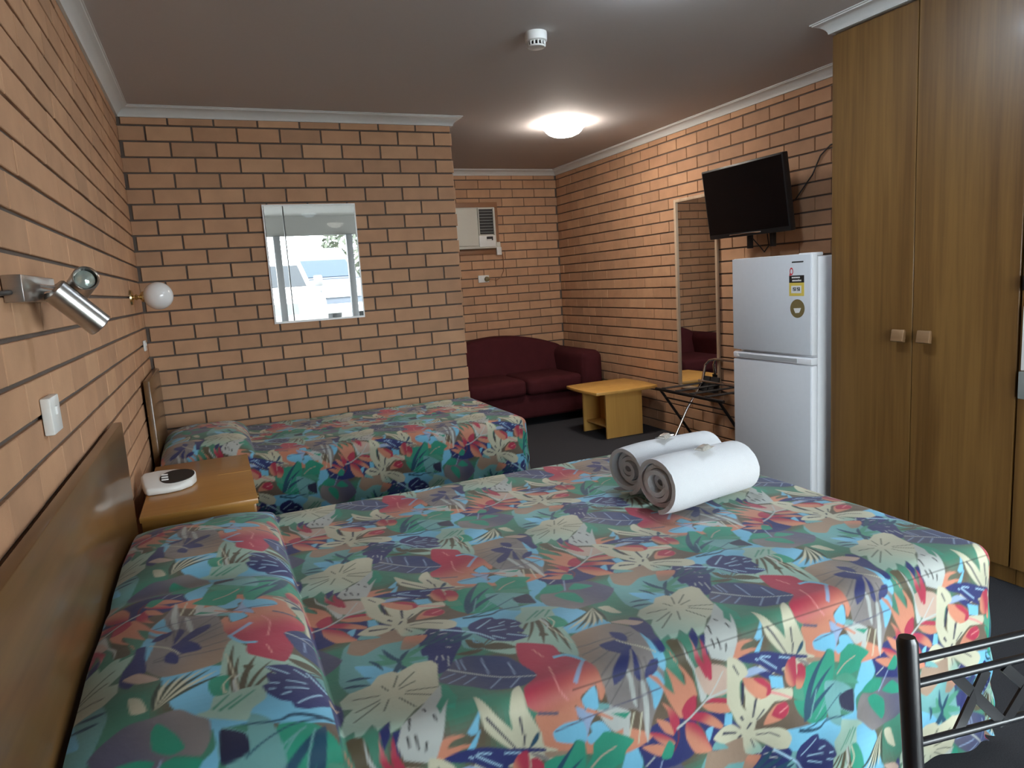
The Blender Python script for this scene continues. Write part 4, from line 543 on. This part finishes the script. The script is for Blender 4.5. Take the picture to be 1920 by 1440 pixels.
def draw_tile():
    SS = 2; nu, nv = int(round(TU / PX)) * SS, int(round(TV / PX)) * SS; h = PX / SS
    rng = np.random.default_rng(3)
    def cloud(k):
        g = rng.random((k, k)); g = np.fft.fft2(g); fu = np.fft.fftfreq(k) * k; f = np.exp(-(fu[:, None] ** 2 + fu[None] ** 2) / 18.); g = np.real(np.fft.ifft2(g * f)); g = (g - g.min()) / np.ptp(g)
        return g[(np.arange(nu) * k // nu)[:, None], (np.arange(nv) * k // nv)[None]]
    a, b_ = cloud(64), cloud(64)
    img = lin(SRGB['olive']) * (1 - a[..., None]) + lin(SRGB['tan']) * .45 * a[..., None]
    k = np.clip((b_ - .42) * 6, 0, 1)[..., None]; img = img * (1 - k) + lin(SRGB['mgreen']) * .75 * k; mott = cloud(48)[..., None]; fine = cloud(220)[..., None]
    def fill(P, c, c2=None, g=None):
        for ou in (-2, -1, 0, 1, 2):
            for ov in (-2, -1, 0, 1, 2):
                Q = P + np.array([ou * TU, ov * TV]); lo = np.floor(Q.min(0) / h).astype(int); hi = np.ceil(Q.max(0) / h).astype(int) + 1
                lo = np.maximum(lo, 0); hi = np.minimum(hi, [nu, nv])
                if (hi <= lo).any(): continue
                X = (np.arange(lo[0], hi[0]) + .5)[:, None] * h; Y_ = (np.arange(lo[1], hi[1]) + .5)[None] * h
                ins = np.zeros((hi[0] - lo[0], hi[1] - lo[1]), bool)
                for i in range(len(Q)):
                    x1_, y1_ = Q[i]; x2_, y2_ = Q[(i + 1) % len(Q)]
                    if y1_ == y2_: continue
                    ins ^= ((y1_ > Y_) != (y2_ > Y_)) & (X < (x2_ - x1_) * (Y_ - y1_) / (y2_ - y1_) + x1_)
                sub = img[lo[0]:hi[0], lo[1]:hi[1]]
                if c2 is None: sub[ins] = c
                else:
                    g0, g1 = g + np.array([ou * TU, ov * TV]); d = g1 - g0
                    s_ = np.clip(((X - g0[0]) * d[0] + (Y_ - g0[1]) * d[1]) / (d @ d), 0, 1); s_ = s_ * s_ * (3 - 2 * s_)
                    sub[ins] = (c * (1 - s_[..., None]) + c2 * s_[..., None])[ins]
    for m_ in MOTIFS:
        P = np.array(m_['p'], float) / 1000; c = lin(SRGB[m_['c']])
        if m_['t'] == 'p':
            Q = P if m_['h'] else smooth_poly(P)
            if 'd' in m_: fill(Q, c, lin(SRGB[m_['d']]), np.array(m_['g'], float) / 1000)
            else: fill(Q, c)
        elif m_['t'] == 'l':
            a, b_ = P; d = b_ - a; n = np.array([-d[1], d[0]]) / (np.linalg.norm(d) + 1e-9); s_ = np.linspace(0, 1, 13); wd = m_['w'] / 2000 * np.sin(np.pi * s_ ** .8) ** .8
            ce = a + d * s_[:, None] + n * (.06 * np.linalg.norm(d) * np.sin(np.pi * s_))[:, None]; fill(np.vstack([ce + n * wd[:, None], (ce - n * wd[:, None])[::-1]]), c)
        else:
            if len(P) > 2:
                Q = []
                for i in range(len(P) - 1):
                    p0, p1, p2, p3 = P[max(i - 1, 0)], P[i], P[i + 1], P[min(i + 2, len(P) - 1)]
                    for a in np.linspace(0, 1, 6, endpoint=(i == len(P) - 2)): Q.append(.5 * (2 * p1 + (p2 - p0) * a + (2 * p0 - 5 * p1 + 4 * p2 - p3) * a * a + (3 * p1 - p0 - 3 * p2 + p3) * a ** 3))
                P = np.array(Q)
            tg = np.gradient(P, axis=0) if len(P) > 1 else P; n = np.stack([-tg[:, 1], tg[:, 0]], 1); n /= np.linalg.norm(n, axis=1, keepdims=True) + 1e-9
            wd = np.maximum(np.linspace(m_['w'], m_['v'], len(P)), 2.8) / 2000; fill(np.vstack([P + n * wd[:, None], (P - n * wd[:, None])[::-1]]), c)
    img = img * (.80 + .40 * mott) * (.84 + .32 * fine)
    return img.reshape(nu // SS, SS, nv // SS, SS, 3).mean((1, 3))
TILE = draw_tile()
TILE = sum(np.roll(np.roll(TILE, a, 0), b_, 1) for a in (-1, 0, 1) for b_ in (-1, 0, 1)) / 9 * .78
def sample(u, v):
    nu, nv = TILE.shape[:2]; x = (u / PX - .5) % nu; y = (v / PX - .5) % nv
    i = np.floor(x).astype(int) % nu; j = np.floor(y).astype(int) % nv; a = (x - np.floor(x))[..., None]; b_ = (y - np.floor(y))[..., None]; i2 = (i + 1) % nu; j2 = (j + 1) % nv
    return (TILE[i, j] * (1 - a) + TILE[i2, j] * a) * (1 - b_) + (TILE[i, j2] * (1 - a) + TILE[i2, j2] * a) * b_
def bedspread(name, label, x0, x1, ya, yb, zt, drop, us, vs, u_off, v_off, pillows, seed, turn=None):
    """cloth over the bed: flat top with pillow humps, rounded edges, hanging sides; (u,v) run along and across the cloth"""
    r = .045; U, V = np.meshgrid(us, vs, indexing='ij'); arc = r * np.pi / 2
    eu = np.maximum(U - (x1 - r), 0); en = np.maximum((ya + r) - V, 0); ef = np.maximum(V - (yb - r), 0); ev = en + ef; sg = np.where(en > 0, -1., 1.)
    d = np.minimum(np.hypot(eu, ev), drop); ux = eu / (np.hypot(eu, ev) + 1e-9); uy = ev / (np.hypot(eu, ev) + 1e-9)
    th = np.minimum(d / r, np.pi / 2); out = r * np.sin(th); dn = r * (1 - np.cos(th)) + np.maximum(d - arc, 0)
    hang = np.clip((d - arc) / .45, 0, 1)
    out = out + hang * (.010 + .012 * np.sin(U * 17 + V * 15 + seed) + .006 * np.sin(U * 41 - V * 37 + seed))
    Xp = np.minimum(U, x1 - r) + ux * out; Yp = np.where(en > 0, ya + r, np.where(ef > 0, yb - r, V)) + sg * uy * out
    top = np.full_like(U, zt)
    for (a0, a1, b0, b1, hgt) in pillows:
        p_ = np.clip(np.abs((U - (a0 + a1) / 2) / ((a1 - a0) / 2)), 0, 1); q_ = np.clip(np.abs((V - (b0 + b1) / 2) / ((b1 - b0) / 2)), 0, 1)
        hp = hgt * np.sqrt(np.clip(1 - p_ ** 3.2, 0, 1)) * np.sqrt(np.clip(1 - q_ ** 4, 0, 1)) * (.88 + .12 * (1 - q_ ** 2)) * (1 - .22 * np.exp(-((V + 2.69) / .05) ** 2)); top = np.maximum(top, zt + hp)
    wr = .0022 * np.sin(U * 9 + 3 * np.sin(V * 4 + seed)) + .0016 * np.sin(V * 23 + 2.2 * np.sin(U * 7)) + .0012 * np.sin(U * 31 + V * 19)
    Zp = top + wr * (1 - np.clip(d / .03, 0, 1)) - dn - np.where(top > zt + .001, 0, 0) * dn
    Zp = np.maximum(Zp, .025)
    nu, nv = U.shape; co = np.stack([Xp, Yp, Zp], -1).reshape(-1, 3).astype(np.float32)
    i = np.arange(nu - 1)[:, None]; j = np.arange(nv - 1)[None]; a = i * nv + j
    q = np.stack([a, a + nv, a + nv + 1, a + 1], -1).reshape(-1, 4).astype(np.int32)
    me = bpy.data.meshes.new(name); me.vertices.add(len(co)); me.vertices.foreach_set('co', co.ravel()); me.loops.add(q.size); me.loops.foreach_set('vertex_index', q.ravel())
    me.polygons.add(len(q)); me.polygons.foreach_set('loop_start', np.arange(0, q.size, 4, dtype=np.int32)); me.update(calc_edges=True); me.polygons.foreach_set('use_smooth', np.ones(len(q), bool))
    col = sample(U - u_off, V - v_off)
    if turn: col = np.where((U < turn[0])[..., None], sample(turn[1] - U, turn[2] - V), col)      # the folded-back flap over the pillows shows the print the other way up
    if turn: col = np.where(((np.abs(V - ya + .004) < .0019) & (U > .9))[..., None], col * .45, col)      # stitched seam along the near edge
    col = col.reshape(-1, 3); at = me.color_attributes.new('print', 'FLOAT_COLOR', 'POINT'); at.data.foreach_set('color', np.hstack([col, np.ones((len(col), 1))]).astype(np.float32).ravel())
    me.materials.append(M_PRINT); return tag(link(name, me), label, 'bedspread')
S = .0034
bedspread('bedspread', 'large tropical leaf print bedspread over the double bed', .055, 2.15, -3.40, -1.98, .57, .555, np.arange(.055, 2.15 + .52, S), np.concatenate([np.arange(-3.40 - .54, -1.99, S), np.arange(-1.985, -1.42, .02)]), .88, -3.36,
          [(.02, .475, -3.39, -1.992, .090)], 0, (.468, .385, -3.03))
bedspread('bedspread', 'tropical leaf print bedspread over the single bed beside the partition', .055, 1.93, -.97, -.02, .555, .50, np.arange(.055, 1.93 + .46, .0055), np.concatenate([np.arange(-.97 - .48, -.05, .0055), np.arange(-.05, -.015, .008)]), 1.296, -.86,
          [(.04, .47, -.95, -.10, .095)], 2)
# ================================================================== towels, soaps
def towel(a, b_, ry, rz, seed, label):
    a, b_ = Vector(a), Vector(b_); t = thing('rolled_towel', ((a + b_) / 2) - Vector((0, 0, rz)), label, 'towel'); rnd = random.Random(seed)
    ax = (b_ - a).normalized(); sd_ = Vector((-ax.y, ax.x, 0)); up = Vector((0, 0, 1)); turns = 4.2; n = 150; th = .0085 / .075
    ro, ri = [], []
    for i in range(n + 1):
        s_ = i / n; an = -math.pi * .5 - s_ * turns * 2 * math.pi - .25; k = 1 - .80 * s_
        ro.append((math.cos(an) * k, math.sin(an) * k)); ri.append((math.cos(an) * (k - .155), math.sin(an) * (k - .155)))
    ml = 13; vs = []; L = (b_ - a).length
    for j in range(ml):
        s_ = j / (ml - 1); pt = a + (b_ - a) * s_; sw = 1 + .035 * math.sin(s_ * 5 + seed) - .05 * (abs(s_ - .5) * 2) ** 4
        for i, (c_, w_) in enumerate(ro + ri):
            k = (i % (n + 1)) / n; e = (s_ - .5) * 2; push = (.012 * math.sin(k * 9 + seed * 2) + .018 * (1 - k) * (1 if e < 0 else -1) * 0 + rnd.uniform(-.001, .001)) * (abs(e) ** 3) * (1 if e > 0 else -1) - .02 * k * (abs(e) ** 6) * (1 if e > 0 else -1)
            zf = w_ * rz * sw; zf = max(zf, -rz * .93)
            vs.append(pt + sd_ * (c_ * ry * sw) + up * zf + ax * push)
    m_ = 2 * (n + 1); fs = []
    for j in range(ml - 1):
        for i in range(n):
            o = j * m_; fs += [(o + i, o + i + 1, o + m_ + i + 1, o + m_ + i), (o + n + 1 + i, o + m_ + n + 1 + i, o + m_ + n + 2 + i, o + n + 2 + i)]
        o = j * m_; fs += [(o, o + m_, o + m_ + n + 1, o + n + 1), (o + n, o + 2 * n + 1, o + m_ + 2 * n + 1, o + m_ + n)]
    for o in (0, (ml - 1) * m_): fs += [(o + i, o + n + 1 + i, o + n + 2 + i, o + i + 1) for i in range(n)]
    part('roll', MB().add(vs, fs), M_TOWEL, t, smooth=True, angle=50)
towel((1.592, -2.515, .6575), (1.962, -2.470, .6575), .100, .0885, .3, 'white rolled towel lying farther from the camera on the double bed')
towel((1.562, -2.725, .6625), (1.925, -2.680, .6625), .103, .0925, 1.1, 'white rolled towel lying nearer the camera on the double bed')
def soap(c, rot, label):
    t = thing('soap_sachet', c, label, 'soap'); M = Matrix.Translation(c) @ Matrix.Rotation(rot, 4, 'Z')
    o = [(-.026, -.017, .001), (.026, -.017, .001), (.026, .017, .001), (-.026, .017, .001), (-.018, -.010, .013), (.018, -.010, .015), (.017, .011, .014), (-.018, .010, .012)]
    part('wrapper', MB().add([M @ Vector(v) for v in o], [(0, 1, 2, 3), (4, 5, 6, 7), (0, 1, 5, 4), (1, 2, 6, 5), (2, 3, 7, 6), (3, 0, 4, 7)]), M_FOIL, t, .002)
    for s_ in (-1, 1): part('crimped_end', MB().add([M @ Vector(v) for v in ((s_ * .024, -.016, .003), (s_ * .038, -.020, .007), (s_ * .036, -.004, .004), (s_ * .040, .010, .009), (s_ * .036, .019, .004), (s_ * .024, .016, .003), (s_ * .024, 0, .008))], [(0, 1, 2, 6), (6, 2, 3), (6, 3, 4, 5)]), M_FOIL, t)
soap((1.755, -2.512, .7465), .5, 'small wrapped soap on top of the farther rolled towel'); soap((1.745, -2.735, .7515), .35, 'small wrapped soap on top of the nearer rolled towel')
# ================================================================== chair in front
t = thing('chair', (1.33, -4.05, 0), 'black metal chair with lattice back at the foot of the picture', 'chair')
e = Vector((.97, -.243, 0)); fwd = Vector((-.243, -.97, 0)); p0 = Vector((1.171, -3.878, 0)); cw = .40
def at(s_, z, f=0): return p0 + e * s_ + fwd * f + Vector((0, 0, z))
def lean(z): return (z - .80) * -.10
for s_ in (0, cw): part('back_post', MB().tube([at(s_, .0, .10), at(s_, .45, .035), at(s_, .804, lean(.804)), at(s_, .811, lean(.811))], [.0125, .0125, .0135, .0105], 20), M_BLKM, t, smooth=True, angle=50)
for z in (.777, .743, .66): part('back_rail', MB().tube([at(.004, z, lean(z)), at(cw * .5, z + .004, lean(z) - .012), at(cw - .004, z, lean(z))], .006, 12), M_BLKM, t, smooth=True)
def slat(s0, s1):
    a, b_ = at(s0, .742, lean(.742) - .006), at(s1, .661, lean(.661) - .006); d = (b_ - a).normalized(); n = d.cross(fwd).normalized() * .0075; k = fwd * .002
    part('lattice_slat', MB().add([a - n - k, a + n - k, b_ + n - k, b_ - n - k, a - n + k, a + n + k, b_ + n + k, b_ - n + k], [(0, 1, 2, 3), (4, 5, 6, 7), (0, 1, 5, 4), (1, 2, 6, 5), (2, 3, 7, 6), (3, 0, 4, 7)]), M_BLKM, t)
for q in ((.075, .150), (.125, .075), (.155, .235), (.215, .150), (.245, .325), (.315, .245)): slat(*q)
sm = MB(); sm.add([at(s_, z, f) for s_ in (.0, cw) for f in (.03, .43) for z in (.43, .47)], [(0, 1, 3, 2), (4, 6, 7, 5), (0, 4, 5, 1), (2, 3, 7, 6), (0, 2, 6, 4), (1, 5, 7, 3)]); part('seat', sm, M_BLKM, t, .015, seg=3)
for s_ in (.01, cw - .01): part('front_leg', MB().tube([at(s_, .43, .40), at(s_, 0, .42)], .0115, 14), M_BLKM, t, smooth=True)
for z in (.18,): part('stretcher', MB().tube([at(0, z, .08), at(0, z, .41)], .007, 8), M_BLKM, t, smooth=True); part('stretcher', MB().tube([at(cw, z, .08), at(cw, z, .41)], .007, 8), M_BLKM, t, smooth=True)
